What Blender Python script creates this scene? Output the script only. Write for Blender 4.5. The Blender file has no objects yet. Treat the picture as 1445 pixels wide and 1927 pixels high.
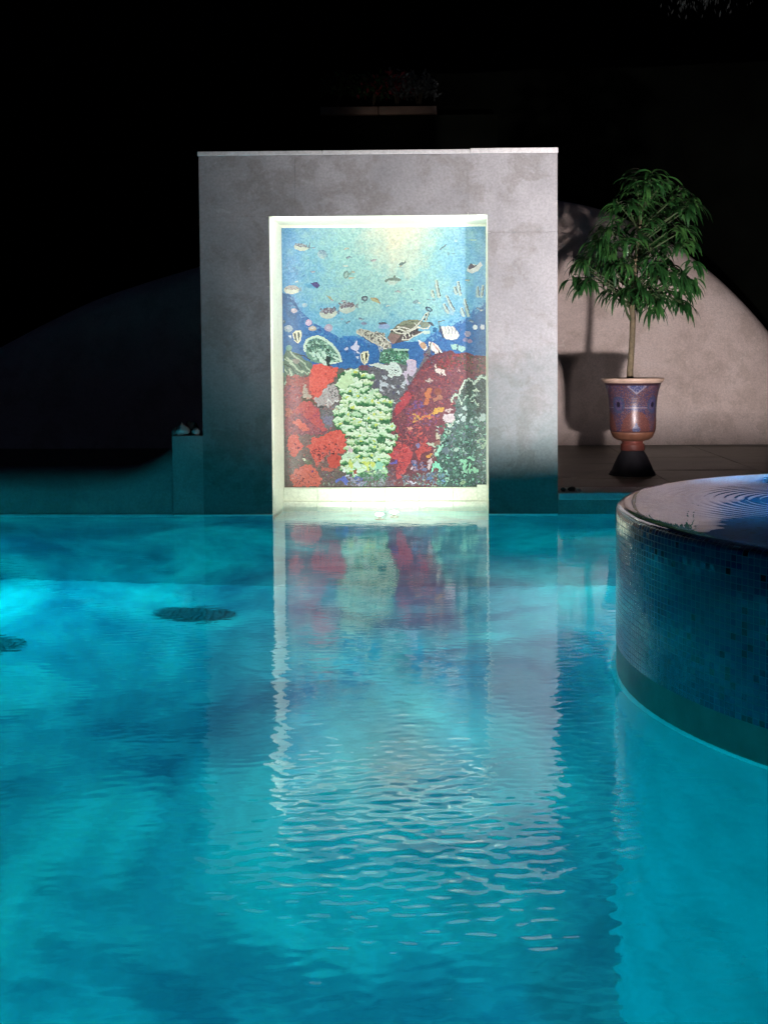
import bpy, bmesh, math, random
import numpy as np
from mathutils import Vector, Matrix, noise
random.seed(7)
PI = math.pi
sc = bpy.context.scene
COL = sc.collection

# ---------------------------------------------------------------- helpers
def tag(o, label=None, cat=None, group=None, kind=None):
    if label: o['label'] = label
    if cat: o['category'] = cat
    if group: o['group'] = group
    if kind: o['kind'] = kind
    return o

def empty(name, loc, label, cat, group=None):
    o = bpy.data.objects.new(name, None); COL.objects.link(o)
    o.empty_display_size = .1; o.location = loc
    return tag(o, label, cat, group)

def link(name, me, mat=None, parent=None, smooth=False, loc=None):
    """parts are modelled in world coordinates; the parent's offset is taken out of the mesh"""
    o = bpy.data.objects.new(name, me); COL.objects.link(o)
    if mat: me.materials.append(mat)
    if smooth: me.polygons.foreach_set('use_smooth', [True]*len(me.polygons))
    if parent:
        off = Vector(parent.location)
        p = parent.parent
        while p: off += Vector(p.location); p = p.parent
        me.transform(Matrix.Translation(-off)); o.parent = parent
    elif loc is not None:
        me.transform(Matrix.Translation(-Vector(loc))); o.location = loc
    me.update()
    return o

class MB:
    def __init__(s): s.v = []; s.f = []; s.uv = []
    def add(s, v, f):
        n = len(s.v); s.v += [tuple(p) for p in v]; s.f += [tuple(i+n for i in q) for q in f]; return s
    def box(s, x0, x1, y0, y1, z0, z1):
        return s.add([(x0,y0,z0),(x1,y0,z0),(x1,y1,z0),(x0,y1,z0),(x0,y0,z1),(x1,y0,z1),(x1,y1,z1),(x0,y1,z1)],
                     [(0,3,2,1),(4,5,6,7),(0,1,5,4),(1,2,6,5),(2,3,7,6),(3,0,4,7)])
    def lathe(s, prof, n=64, c=(0,0), close=True):
        v = []; f = []
        for r, z in prof:
            for k in range(n):
                a = 2*PI*k/n; v.append((c[0]+r*math.cos(a), c[1]+r*math.sin(a), z))
        for i in range(len(prof)-1):
            for k in range(n):
                a, b = i*n+k, i*n+(k+1)%n; f.append((a, b, b+n, a+n))
        if close:
            f.append(tuple(range(n))[::-1]); f.append(tuple(range((len(prof)-1)*n, len(prof)*n)))
        return s.add(v, f)
    def tube(s, pts, rad, n=10):
        v = []; f = []; m = len(pts)
        P = [Vector(p) for p in pts]
        for i, p in enumerate(P):
            d = (P[min(i+1,m-1)]-P[max(i-1,0)]).normalized()
            a = d.orthogonal().normalized() if i == 0 else (u - d*u.dot(d)).normalized()
            u = a; b = d.cross(a)
            for k in range(n):
                t = 2*PI*k/n; v.append(p + (a*math.cos(t)+b*math.sin(t))*rad[i])
        for i in range(m-1):
            for k in range(n):
                q, w = i*n+k, i*n+(k+1)%n; f.append((q, w, w+n, q+n))
        f.append(tuple(range(n))[::-1]); f.append(tuple(range((m-1)*n, m*n)))
        return s.add(v, f)
    def mesh(s, name='m'):
        me = bpy.data.meshes.new(name); me.from_pydata(s.v, [], s.f); me.update(); return me
    def build(s, name, mat, parent=None, smooth=False, bevel=0, loc=None):
        me = s.mesh(name); o = link(name, me, mat, parent, smooth, loc)
        if bevel:
            b = o.modifiers.new('bevel', 'BEVEL'); b.width = bevel; b.segments = 2; b.limit_method = 'ANGLE'
        return o

# ---------------------------------------------------------------- materials
def new_mat(name):
    m = bpy.data.materials.new(name); m.use_nodes = True
    nt = m.node_tree; return m, nt, nt.nodes['Principled BSDF'], nt.nodes, nt.links
def N(nt, t, **kw):
    n = nt.nodes.new(t)
    for k, v in kw.items():
        if k in n.inputs.keys(): n.inputs[k].default_value = v
        else: setattr(n, k, v)
    return n
def ramp(nt, src, stops, interp='LINEAR'):
    r = nt.nodes.new('ShaderNodeValToRGB'); e = r.color_ramp.elements; r.color_ramp.interpolation = interp
    while len(e) < len(stops): e.new(.5)
    for q, (p, c) in zip(e, stops): q.position = p; q.color = (*c, 1) if len(c) == 3 else c
    nt.links.new(src, r.inputs[0]); return r
def mixc(nt, a, b, fac, mode='MIX'):
    m = nt.nodes.new('ShaderNodeMix'); m.data_type = 'RGBA'; m.blend_type = mode
    for i, s in ((6, a), (7, b)):
        if isinstance(s, tuple): m.inputs[i].default_value = (*s, 1)
        else: nt.links.new(s, m.inputs[i])
    if isinstance(fac, (int, float)): m.inputs[0].default_value = fac
    else: nt.links.new(fac, m.inputs[0])
    return m.outputs[2]
def bump(nt, b, src, strength=.3, dist=.01):
    n = N(nt, 'ShaderNodeBump', Strength=strength, Distance=dist); nt.links.new(src, n.inputs['Height'])
    nt.links.new(n.outputs[0], b.inputs['Normal']); return n
def plain(name, c, rough=.6, metal=0, var=.25, scale=12, bs=.1, spec=.5):
    m, nt, b, nd, lk = new_mat(name); tc = N(nt, 'ShaderNodeTexCoord')
    n = N(nt, 'ShaderNodeTexNoise', Scale=scale, Detail=6); lk.new(tc.outputs['Object'], n.inputs['Vector'])
    r = ramp(nt, n.outputs[0], [(.3, tuple(x*(1-var) for x in c)), (.7, tuple(min(1, x*(1+var)) for x in c))])
    lk.new(r.outputs[0], b.inputs['Base Color']); b.inputs['Roughness'].default_value = rough; b.inputs['Metallic'].default_value = metal
    b.inputs['Specular IOR Level'].default_value = spec
    if bs: bump(nt, b, n.outputs[0], bs, .01)
    return m

def stone_mat(name, base, dark, light, stain=1., seed=0., rough=.55, low_shade=0.):
    """honed limestone: cloudy tone, brown stains, small pits and pale scars"""
    m, nt, b, nd, lk = new_mat(name); tc = N(nt, 'ShaderNodeTexCoord')
    mp = N(nt, 'ShaderNodeMapping'); mp.inputs['Location'].default_value = (seed, seed*1.7, seed*.3); lk.new(tc.outputs['Object'], mp.inputs[0])
    def noi(s, d, r=.6, dist=0): 
        n = N(nt, 'ShaderNodeTexNoise', Scale=s, Detail=d, Roughness=r, Distortion=dist); lk.new(mp.outputs[0], n.inputs['Vector']); return n.outputs[0]
    big, mid, fine, scar = noi(1.3, 5, .6, .4), noi(4.5, 8, .68, .3), noi(60, 6, .7), noi(9, 4, .5, 1.2)
    c = ramp(nt, big, [(.35, dark), (.52, base), (.7, light)]).outputs[0]
    st = ramp(nt, mid, [(.50, (0,0,0)), (.60, (1,1,1)), (.66, (.8,.8,.8)), (.72, (0,0,0))]).outputs[0]
    sm = N(nt, 'ShaderNodeMath', operation='MULTIPLY'); lk.new(st, sm.inputs[0]); sm.inputs[1].default_value = .42*stain
    c = mixc(nt, c, tuple(x*.62 for x in (base[0], base[1]*.95, base[2]*.86)), sm.outputs[0])
    sc_ = ramp(nt, scar, [(.685, (0,0,0)), (.71, (1,1,1))]).outputs[0]
    s2 = N(nt, 'ShaderNodeMath', operation='MULTIPLY'); lk.new(sc_, s2.inputs[0]); s2.inputs[1].default_value = .22
    c = mixc(nt, c, tuple(min(1, x*1.35) for x in light), s2.outputs[0])
    fr = ramp(nt, fine, [(.35, (.82,.82,.82)), (.65, (1.1,1.1,1.1))]).outputs[0]
    c = mixc(nt, c, fr, 1., 'MULTIPLY')
    if low_shade:      # shade at the wall foot put into the colour: darker, greener, ragged edge
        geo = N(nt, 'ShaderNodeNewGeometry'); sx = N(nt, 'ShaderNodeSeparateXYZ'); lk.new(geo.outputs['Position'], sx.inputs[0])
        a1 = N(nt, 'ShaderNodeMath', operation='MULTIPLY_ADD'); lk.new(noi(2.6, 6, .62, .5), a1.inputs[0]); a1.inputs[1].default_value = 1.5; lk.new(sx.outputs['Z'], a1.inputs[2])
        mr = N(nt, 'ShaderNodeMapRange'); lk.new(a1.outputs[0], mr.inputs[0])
        mr.inputs[1].default_value = 1.15; mr.inputs[2].default_value = 1.95; mr.inputs[3].default_value = low_shade; mr.inputs[4].default_value = 0
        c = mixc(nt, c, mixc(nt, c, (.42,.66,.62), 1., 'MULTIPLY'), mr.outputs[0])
    lk.new(c, b.inputs['Base Color']); b.inputs['Roughness'].default_value = rough
    ad = N(nt, 'ShaderNodeMath', operation='ADD'); lk.new(fine, ad.inputs[0]); lk.new(scar, ad.inputs[1])
    bump(nt, b, ad.outputs[0], .25, .004)
    return m

def attr_mat(name, rough=.25, grout=None, bs=.2, spec=.5):
    m, nt, b, nd, lk = new_mat(name); a = N(nt, 'ShaderNodeAttribute', attribute_name='Col')
    lk.new(a.outputs['Color'], b.inputs['Base Color']); b.inputs['Roughness'].default_value = rough
    b.inputs['Specular IOR Level'].default_value = spec
    tc = N(nt, 'ShaderNodeTexCoord'); n = N(nt, 'ShaderNodeTexNoise', Scale=150, Detail=3); lk.new(tc.outputs['Object'], n.inputs['Vector'])
    bump(nt, b, n.outputs[0], bs, .002)
    return m

def mosaic_mat(name, c1, c2, c3, mortar, rough=.12, wet=.0, streak=False):
    """square glass tiles on a UV map whose unit is one tile"""
    m, nt, b, nd, lk = new_mat(name); uv = N(nt, 'ShaderNodeUVMap')
    br = N(nt, 'ShaderNodeTexBrick', Scale=1., offset=0, squash=1)
    br.inputs['Brick Width'].default_value = 1; br.inputs['Row Height'].default_value = 1; br.inputs['Mortar Size'].default_value = .065
    br.inputs['Mortar Smooth'].default_value = .3
    lk.new(uv.outputs[0], br.inputs['Vector'])
    fl = N(nt, 'ShaderNodeVectorMath', operation='FLOOR'); lk.new(uv.outputs[0], fl.inputs[0])
    wn = N(nt, 'ShaderNodeTexWhiteNoise'); lk.new(fl.outputs[0], wn.inputs['Vector'])
    t = ramp(nt, wn.outputs['Value'], [(0, c1), (.45, c2), (.88, c3), (.95, tuple(x*.25 for x in c1))], 'CONSTANT' if False else 'LINEAR').outputs[0]
    c = mixc(nt, t, mortar, br.outputs['Fac'])
    lk.new(c, b.inputs['Base Color'])
    rr = N(nt, 'ShaderNodeMath', operation='MULTIPLY_ADD'); lk.new(br.outputs['Fac'], rr.inputs[0]); rr.inputs[1].default_value = .35; rr.inputs[2].default_value = rough
    lk.new(rr.outputs[0], b.inputs['Roughness'])
    h = N(nt, 'ShaderNodeMath', operation='SUBTRACT'); h.inputs[0].default_value = 1; lk.new(br.outputs['Fac'], h.inputs[1])
    bp = bump(nt, b, h.outputs[0], .5, .0015)
    # each tile sits at a slightly different tilt
    off = N(nt, 'ShaderNodeVectorMath', operation='SUBTRACT'); lk.new(wn.outputs['Color'], off.inputs[0]); off.inputs[1].default_value = (.5,.5,.5)
    scl = N(nt, 'ShaderNodeVectorMath', operation='SCALE'); lk.new(off.outputs[0], scl.inputs[0]); scl.inputs[3].default_value = .07
    geo = N(nt, 'ShaderNodeNewGeometry'); ad = N(nt, 'ShaderNodeVectorMath', operation='ADD'); lk.new(geo.outputs['Normal'], ad.inputs[0]); lk.new(scl.outputs[0], ad.inputs[1])
    nm = N(nt, 'ShaderNodeVectorMath', operation='NORMALIZE'); lk.new(ad.outputs[0], nm.inputs[0]); lk.new(nm.outputs[0], bp.inputs['Normal'])
    if streak:   # film of water running down
        mp = N(nt, 'ShaderNodeMapping'); mp.inputs['Scale'].default_value = (1.1, .12, 1); lk.new(uv.outputs[0], mp.inputs[0])
        n = N(nt, 'ShaderNodeTexNoise', Scale=1.2, Detail=4, Roughness=.6); lk.new(mp.outputs[0], n.inputs['Vector'])
        b2 = N(nt, 'ShaderNodeBump', Strength=.55, Distance=.006); lk.new(n.outputs[0], b2.inputs['Height'])
        b.inputs['Coat Weight'].default_value = wet; b.inputs['Coat Roughness'].default_value = .04; b.inputs['Coat IOR'].default_value = 1.33
        lk.new(b2.outputs[0], b.inputs['Coat Normal'])
    return m

def water_mat(name, tint=(1,1,1), micro=.0, ior=1.333, gloss=.12):
    m = bpy.data.materials.new(name); m.use_nodes = True; nt = m.node_tree; nt.nodes.clear()
    g = N(nt, 'ShaderNodeBsdfGlass', IOR=ior, Roughness=0.0); g.inputs['Color'].default_value = (*tint, 1)
    o = N(nt, 'ShaderNodeOutputMaterial'); gl = N(nt, 'ShaderNodeBsdfAnisotropic', Roughness=0.0); mx = N(nt, 'ShaderNodeMixShader'); mx.inputs[0].default_value = gloss
    nt.links.new(g.outputs[0], mx.inputs[1]); nt.links.new(gl.outputs[0], mx.inputs[2]); nt.links.new(mx.outputs[0], o.inputs[0])
    if micro:
        tc = N(nt, 'ShaderNodeTexCoord'); n = N(nt, 'ShaderNodeTexNoise', Scale=26, Detail=3, Roughness=.55); nt.links.new(tc.outputs['Object'], n.inputs['Vector'])
        b = N(nt, 'ShaderNodeBump', Strength=1, Distance=micro); nt.links.new(n.outputs[0], b.inputs['Height']); nt.links.new(b.outputs[0], g.inputs['Normal']); nt.links.new(b.outputs[0], gl.inputs['Normal'])
    return m

M = {}
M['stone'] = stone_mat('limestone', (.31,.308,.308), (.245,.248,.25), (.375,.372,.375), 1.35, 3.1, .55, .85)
M['stone_low'] = stone_mat('limestone_weathered', (.36,.36,.34), (.28,.29,.275), (.42,.41,.39), .8, 9.4)
M['jamb'] = stone_mat('pale_stone', (.61,.62,.53), (.57,.58,.49), (.67,.68,.60), .25, 5.)
M['coping'] = stone_mat('coping_stone', (.60,.60,.58), (.54,.54,.52), (.66,.66,.64), .3, 6.)
M['stucco'] = stone_mat('stucco', (.76,.63,.56), (.64,.52,.46), (.83,.71,.65), .9, 1.3, .9)
M['deck'] = stone_mat('deck_stone', (.15,.14,.10), (.11,.105,.08), (.19,.18,.135), .8, 7.7, .5)
def pool_plaster():
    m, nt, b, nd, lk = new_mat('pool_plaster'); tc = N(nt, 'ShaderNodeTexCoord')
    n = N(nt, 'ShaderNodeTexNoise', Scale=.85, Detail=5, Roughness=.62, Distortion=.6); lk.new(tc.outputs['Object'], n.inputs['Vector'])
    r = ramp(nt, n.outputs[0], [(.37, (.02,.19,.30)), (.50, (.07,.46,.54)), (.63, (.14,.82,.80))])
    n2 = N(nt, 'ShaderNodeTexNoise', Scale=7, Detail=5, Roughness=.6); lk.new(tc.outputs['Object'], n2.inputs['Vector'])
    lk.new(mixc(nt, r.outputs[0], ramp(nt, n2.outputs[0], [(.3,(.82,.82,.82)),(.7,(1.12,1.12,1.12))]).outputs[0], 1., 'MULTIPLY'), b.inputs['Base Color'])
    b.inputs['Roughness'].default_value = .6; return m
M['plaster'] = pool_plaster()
M['tub_plaster'] = plain('tub_plaster', (.07,.40,.46), .6, var=.15, scale=5, bs=0)
M['scale'] = plain('glint_strip', (.80,.84,.82), .5, var=.08, scale=30, bs=.2)  # pale colour standing in for the bright glint along the waterline
M['ground'] = plain('soil', (.03,.03,.022), .95, var=.4, scale=3, bs=.4)
M['hill'] = plain('dark_hillside', (.004,.005,.0035), .98, var=.6, scale=1.2, bs=.6, spec=.05)
def glow_lip_mat():
    m = bpy.data.materials.new('translucent_glow_sheet'); m.use_nodes = True; nt = m.node_tree; nt.nodes.clear()
    t = N(nt, 'ShaderNodeBsdfTranslucent'); t.inputs[0].default_value = (.85,.92,.92,1); o = N(nt, 'ShaderNodeOutputMaterial'); nt.links.new(t.outputs[0], o.inputs[0]); return m
M['glow_lip'] = glow_lip_mat()  # added sheet that lets underwater light through as a bright line
M['twig'] = plain('green_twig', (.035,.06,.018), .7, var=.3, scale=25)
M['tile'] = mosaic_mat('navy_mosaic', (.003,.030,.10), (.010,.070,.155), (.002,.018,.10), (.022,.10,.15), .14, .30, True)
M['spa_in'] = mosaic_mat('spa_mosaic', (.02,.10,.22), (.03,.14,.28), (.015,.07,.18), (.05,.15,.25), .3)
M['skirt'] = plain('green_skirting', (.16,.20,.18), .35, var=.25, scale=9, bs=.2)
M['water'] = water_mat('pool_water', (.97,1,1), .00026)
M['spa_water'] = water_mat('spa_water', (.95,.99,1), 0, 1.40, .50)
M['mural'] = attr_mat('mural_tesserae', .3, bs=.1, spec=.25)
M['pot_paint'] = attr_mat('painted_glaze', .3, bs=.15, spec=.35)
M['grate'] = plain('grate_plastic', (.05,.15,.18), .5, var=.3, scale=14)
M['terracotta'] = plain('terracotta', (.20,.085,.05), .45, var=.2, scale=20)
M['rim'] = plain('glazed_rim', (.52,.36,.27), .3, var=.15, scale=20)
M['pot_dark'] = plain('pot_stand_stone', (.030,.028,.034), .6, var=.3, scale=14)
M['soil'] = plain('potting_soil', (.03,.018,.012), .95, var=.5, scale=60, bs=.6)
M['bark'] = plain('bark', (.13,.10,.055), .8, var=.35, scale=25, bs=.5)
M['pebble'] = plain('pale_pebble', (.62,.60,.55), .5, var=.2, scale=25)
M['pebble_dark'] = plain('dark_pebble', (.08,.07,.06), .6, var=.3, scale=25)
M['metal'] = plain('dark_steel', (.08,.09,.10), .35, 1, var=.2, scale=20)
M['terrace'] = plain('terrace_stone', (.22,.15,.11), .9, var=.3, scale=4, bs=.3)
def leaf_mat(name, c1, c2, rough=.42, trans=.25):
    m, nt, b, nd, lk = new_mat(name); tc = N(nt, 'ShaderNodeTexCoord')
    n = N(nt, 'ShaderNodeTexNoise', Scale=7, Detail=3); lk.new(tc.outputs['Object'], n.inputs['Vector'])
    r = ramp(nt, n.outputs[0], [(.36, tuple(.55*q for q in c1)), (.5, c1), (.64, c2)]); lk.new(r.outputs[0], b.inputs['Base Color']); b.inputs['Roughness'].default_value = rough
    t = N(nt, 'ShaderNodeBsdfTranslucent'); lk.new(r.outputs[0], t.inputs[0]); mx = N(nt, 'ShaderNodeMixShader'); mx.inputs[0].default_value = trans
    lk.new(b.outputs[0], mx.inputs[1]); lk.new(t.outputs[0], mx.inputs[2]); lk.new(mx.outputs[0], nd['Material Output'].inputs[0]); return m
M['leaf'] = leaf_mat('plant_leaf', (.018,.080,.018), (.060,.175,.040))
M['shrub'] = leaf_mat('shrub_leaf', (.03,.07,.02), (.06,.11,.04))
M['flower'] = leaf_mat('shrub_flower', (.25,.03,.04), (.30,.06,.08))
M['shrub2'] = leaf_mat('silver_leaf', (.14,.16,.15), (.20,.22,.21))

# ---------------------------------------------------------------- measures (metres; water level z = 0, the wall's face at y = 7.4)
YW = 7.4
XL, XR, HT = -1.8185, .6622, 2.5476                 # mural wall
NL, NR, NH, ND = -1.3331, .1802, 2.0841, .4863      # niche
MZ = .1391                                          # foot of the mural
SHX, SHZ = -2.0363, .5626                           # low shoulder
PX0, PX1, PY0, PD = -6.5, 4.6, .7, 2.2              # pool
CX, CY, CR, CH = 1.7374, 3.548, 1.214, .5718        # spa
DZ = .15                                            # deck level
# ---------------------------------------------------------------- mural painter (underwater reef mosaic)
MX0, MX1, MY0, MY1, SS = 530., 917., 424., 917., 2
def paint_mural():
    W, Hh = int((MX1-MX0)*SS), int((MY1-MY0)*SS)
    rg = np.random.default_rng(5)
    def smooth(a, n):
        for _ in range(n):
            a = (a + np.roll(a,1,0)+np.roll(a,-1,0)+np.roll(a,1,1)+np.roll(a,-1,1))/5
        return a
    def vnoise(cell, seed):
        r = np.random.default_rng(seed); gy, gx = int(Hh/cell)+3, int(W/cell)+3
        g = r.random((gy, gx)); yy = np.arange(Hh)/cell; xx = np.arange(W)/cell
        y0 = yy.astype(int); x0 = xx.astype(int); fy = (yy-y0)[:,None]; fx = (xx-x0)[None]
        fy = fy*fy*(3-2*fy); fx = fx*fx*(3-2*fx)
        return (g[y0][:,x0]*(1-fy)*(1-fx)+g[y0+1][:,x0]*fy*(1-fx)+g[y0][:,x0+1]*(1-fy)*fx+g[y0+1][:,x0+1]*fy*fx)
    Y, X = np.mgrid[0:Hh, 0:W]; X = MX0+(X+.5)/SS; Y = MY0+(Y+.5)/SS
    n1, n2, n3 = vnoise(30,1)-.5, vnoise(10,2)-.5, vnoise(5,3)-.5
    A = lambda c: np.array(c, float)
    def mix(a, b, t): t = np.clip(t,0,1)[...,None]; return a*(1-t)+b*t
    img = np.broadcast_to(A((146,196,194)), (Hh,W,3)).copy()
    d = np.hypot((X-750)/66, (Y-415)/95) + n1*.4 + n2*.25
    img = mix(A((214,212,186)), img, (d-.38)/.9)
    side = np.clip((640-X)/110 + (Y-470)/230*.35 + n1*.5 + n2*.4, 0, 1)
    img = mix(img, A((78,146,204)), side*.95)
    side = np.clip((X-800)/115 + (Y-520)/150*.35 + n1*.5 + n2*.4, 0, 1)
    img = mix(img, A((92,158,208)), side*.95)
    img = mix(img, A((96,168,208)), np.clip((Y-560)/60+n1*.6,0,1)*.75)
    img += (n3*34 + n2*22)[...,None]*A((1,.9,.6))
    T = [0,0,1.]
    def at(z):
        T[:] = {1:(525,540,7.225),2:(715,540,6.88),3:(525,700,7.225),4:(525,800,7.225),5:(715,700,6.88),6:(715,800,6.88),7:(525,420,7.225),8:(715,420,6.88),0:(0,0,1.)}[z]
    def fl(p): p = np.array(p, float).reshape(-1,2); return np.stack([T[0]+p[:,0]/T[2], T[1]+p[:,1]/T[2]],1)
    def box(q, m=0):
        x0 = max(int((q[:,0].min()-m-MX0)*SS),0); x1 = min(int((q[:,0].max()+m-MX0)*SS)+2,W)
        y0 = max(int((q[:,1].min()-m-MY0)*SS),0); y1 = min(int((q[:,1].max()+m-MY0)*SS)+2,Hh)
        return slice(y0,y1), slice(x0,x1)
    def inside(q, s):
        x, y = X[s], Y[s]; m = np.zeros(x.shape, bool)
        for (ax,ay),(bx,by) in zip(q, np.roll(q,-1,0)):
            if ay==by: continue
            m ^= ((ay>y)!=(by>y)) & (x < (bx-ax)*(y-ay)/(by-ay)+ax)
        return m
    def put(s, m, c, al=1., tex=8):
        if m.size==0: return
        v = img[s]; col = A(c)+ (n3[s]*tex*2.2 + n2[s]*tex)[...,None]
        v[m] = v[m]*(1-al)+col[m]*al
    def poly(p, c, al=1., tex=8):
        q = fl(p); s = box(q); put(s, inside(q,s), c, al, tex)
    def ell(cx, cy, rx, ry, c, ang=0, al=1., tex=8):
        q = fl([cx,cy])[0]; rx, ry = rx/T[2], ry/T[2]; r = max(rx,ry)
        s = box(np.array([[q[0]-r,q[1]-r],[q[0]+r,q[1]+r]])); a = math.radians(ang)
        u = (X[s]-q[0])*math.cos(a)+(Y[s]-q[1])*math.sin(a); v = -(X[s]-q[0])*math.sin(a)+(Y[s]-q[1])*math.cos(a)
        put(s, (u/rx)**2+(v/ry)**2<1, c, al, tex)
    def line(p, w, c, al=1.):
        q = fl(p); w = w/T[2]/2
        for a, b in zip(q[:-1], q[1:]):
            s = box(np.array([a,b]), w+1); L = max(((b-a)**2).sum(),1e-6)
            t = np.clip(((X[s]-a[0])*(b[0]-a[0])+(Y[s]-a[1])*(b[1]-a[1]))/L,0,1)
            put(s, np.hypot(X[s]-a[0]-t*(b[0]-a[0]), Y[s]-a[1]-t*(b[1]-a[1]))<w, c, al, 4)
    def scat(p, cols, n, r0, r1, al=.9, seed=0, asp=.55, stroke=False):
        q = fl(p); r = np.random.default_rng(seed); lo, hi = q.min(0), q.max(0); k = 0; sv = list(T); T[:] = [0,0,1.]
        for _ in range(n*6):
            if k>=n: break
            x, y = lo+(hi-lo)*r.random(2); m = False
            for (ax,ay),(bx,by) in zip(q, np.roll(q,-1,0)):
                if (ay>y)!=(by>y) and x < (bx-ax)*(y-ay)/(by-ay)+ax: m = not m
            if not m: continue
            k += 1; c = cols[r.integers(len(cols))]; a = r.random()*180; R_ = r0+(r1-r0)*r.random()
            if stroke:
                dx, dy = math.cos(math.radians(a))*R_, math.sin(math.radians(a))*R_
                line([x-dx,y-dy,x+dx*.2+dy*.3,y-dx*.3,x+dx,y+dy], asp*2, c, al)
            else: ell(x, y, R_, R_*asp*(.7+.6*r.random()), c, a, al)
        T[:] = sv
    DB = (44,98,164)
    at(0)
    poly([530,546,545,550,556,566,564,580,576,590,590,604,612,616,640,632,662,636,684,632,700,626,730,640,800,640,813,628,822,620,838,612,850,614,862,604,876,598,886,592,892,582,900,576,908,576,917,566,917,740,530,740], DB, 1, 7)
    poly([530,546,545,550,556,566,564,580,552,600,540,590,530,570], (38,84,140), .8)
    poly([560,600,600,612,640,632,700,630,712,660,690,690,620,690,560,640], (46,110,182), .6)
    scat([530,560,560,590,620,630,700,636,700,700,530,700], [(30,80,140),(70,120,185),(60,130,190),(40,70,130)], 260, 1, 4, .45, 3)
    scat([800,640,860,606,917,580,917,690,850,700,760,700], [(30,80,140),(70,120,185),(90,130,180),(70,80,140)], 220, 1, 4, .45, 4)
    # edge of the light water breaking into strokes
    scat([536,552,560,560,590,600,640,628,700,622,740,632,740,644,690,646,630,642,580,616,548,580], [(90,160,205),(60,130,190),(80,110,180),(120,170,210)], 170, 2, 6, .55, 8, .3)
    scat([800,630,850,602,890,580,917,560,917,578,890,596,850,616,810,640], [(90,160,205),(60,130,190),(44,98,164),(120,170,210)], 130, 1.5, 5, .6, 9, .3)
    # ---- fish and creatures in the open water
    at(7)
    def cream_fish(x, y, L, h, ang=0, back=(95,85,95), belly=(208,205,185), sp=12, seed=1):
        a = math.radians(ang); r = np.random.default_rng(seed); q = lambda u,v: (x+u*math.cos(a)-v*math.sin(a), y+u*math.sin(a)+v*math.cos(a))
        ell(x, y, L, h, belly, ang); P = []
        for u in np.linspace(-1,1,9): P += q(u*L*1.02, -h*.9*math.sqrt(max(0,1-u*u))-h*.1)
        for u in np.linspace(1,-1,9): P += q(u*L*1.0, -h*.12+h*.12*math.cos(u*3))
        poly(P, tuple(.5*np.array(back)+.5*np.array((150,165,185))), .7)
        for _ in range(sp):
            u, v = (r.random()*2-1)*L*.85, -r.random()*h*.95; X_, Y_ = q(u,v); ell(X_, Y_, L*.09, h*.2, back, r.random()*180)
        t1 = q(L*.9,0); t2 = q(L*1.35,-h*.7); t3 = q(L*1.3,h*.5); poly([*t1,*t2,*t3], back, .5)
    cream_fish(300,290,95,50,8,(110,110,125),(190,198,180),12,1); poly([395,300,425,225,430,300], (100,110,130), .8)
    cream_fish(590,390,62,60,20,(100,130,155),(150,180,190),10,2); poly([590,400,640,470,560,440], (185,200,190), .5)
    cream_fish(165,870,105,62,0,(150,130,130),(205,208,190),10,3)
    poly([430,775,520,765,560,820,520,850,470,830], (72,62,120)); poly([330,790,430,780,500,850,400,850], (80,150,195), .8)
    ell(920,670,38,55,(110,140,135),15); ell(922,672,22,38,(150,180,172),15); poly([950,660,990,620,990,680],(120,150,145))
    scat([80,400,330,480,420,700,60,640], [(80,120,175),(110,165,205),(70,130,185)], 60, 1.5, 4, .5, 11, .4)
    at(8)
    poly([255,500,300,475,330,480,355,445,345,490,300,520,265,520], (95,115,115)); poly([780,320,830,285,880,250,870,275,800,328], (95,120,130))
    poly([70,720,110,690,180,680,200,640,215,675,290,700,285,720,210,725,120,715,90,745], (110,130,120)); poly([110,725,200,725,280,722,200,770,150,775], (190,200,185), .6)
    poly([1145,600,1160,545,1200,510,1290,520,1320,480,1345,530,1290,600,1210,632], (205,205,205)); poly([1160,575,1165,540,1200,500,1240,530,1290,515,1240,560,1180,580], (85,75,90))
    ell(905,375,16,24,(110,150,160)); ell(970,375,25,8,(110,150,160)); ell(1225,200,45,12,(150,190,185)); ell(1005,210,22,18,(160,195,200))
    at(0); rf = np.random.default_rng(40)
    for k in range(34):
        x_, y_ = rf.uniform(538,910), rf.uniform(445,612)
        if rf.random() < .5 and y_ < 520: continue
        L_, a_ = rf.uniform(2.5,5.5), rf.uniform(-30,30); c_ = [(96,110,130),(170,150,120),(205,205,190),(80,90,120),(150,130,150)][k%5]
        ell(x_, y_, L_, L_*.42, c_, a_, .75); ell(x_, y_+L_*.2, L_*.7, L_*.2, (210,212,196), a_, .5); s__ = 1 if k%2 else -1
        poly([x_+s__*L_*.8, y_, x_+s__*L_*1.5, y_-L_*.4, x_+s__*L_*1.4, y_+L_*.4], c_, .65)
    # striped tall fish, right
    at(0)
    for x0,y0,x1,y1 in ((824,526,829,556),(815,544,818,556),(864,528,869,552),(858,538,861,550),(902,538,902,556),(912,536,909,556),(843,555,856,582),(838,570,845,585),(877,562,884,592),(871,578,875,592)):
        line([x0,y0,x1,y1], 5.5, (188,196,180), .75); line([x0+1.2,y0,x1+1.8,y1-2], 1.7, (92,86,88)); line([x0-3,y0+6,x1-3,y1], 1.2, (150,135,120), .6)
    ell(851,583,9,5,(150,180,200),60,.6)
    at(1)
    cream_fish(670,330,120,75,-5,(105,90,105),(190,198,185),26,5); cream_fish(930,255,115,75,-8,(110,95,105),(180,195,185),26,6)
    poly([640,85,700,105,735,150,690,135], (160,155,120)); ell(1170,130,45,38,(75,85,100)); ell(1172,130,24,18,(140,160,165)); poly([1130,190,1125,200,1215,160],(70,80,100))
    poly([1245,120,1300,115,1350,130,1390,205,1350,190,1270,160], (170,165,120)); line([1300,125,1360,150,1385,205],10,(160,110,80)); ell(1155,470,40,22,(130,125,155),0,.8)
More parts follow.
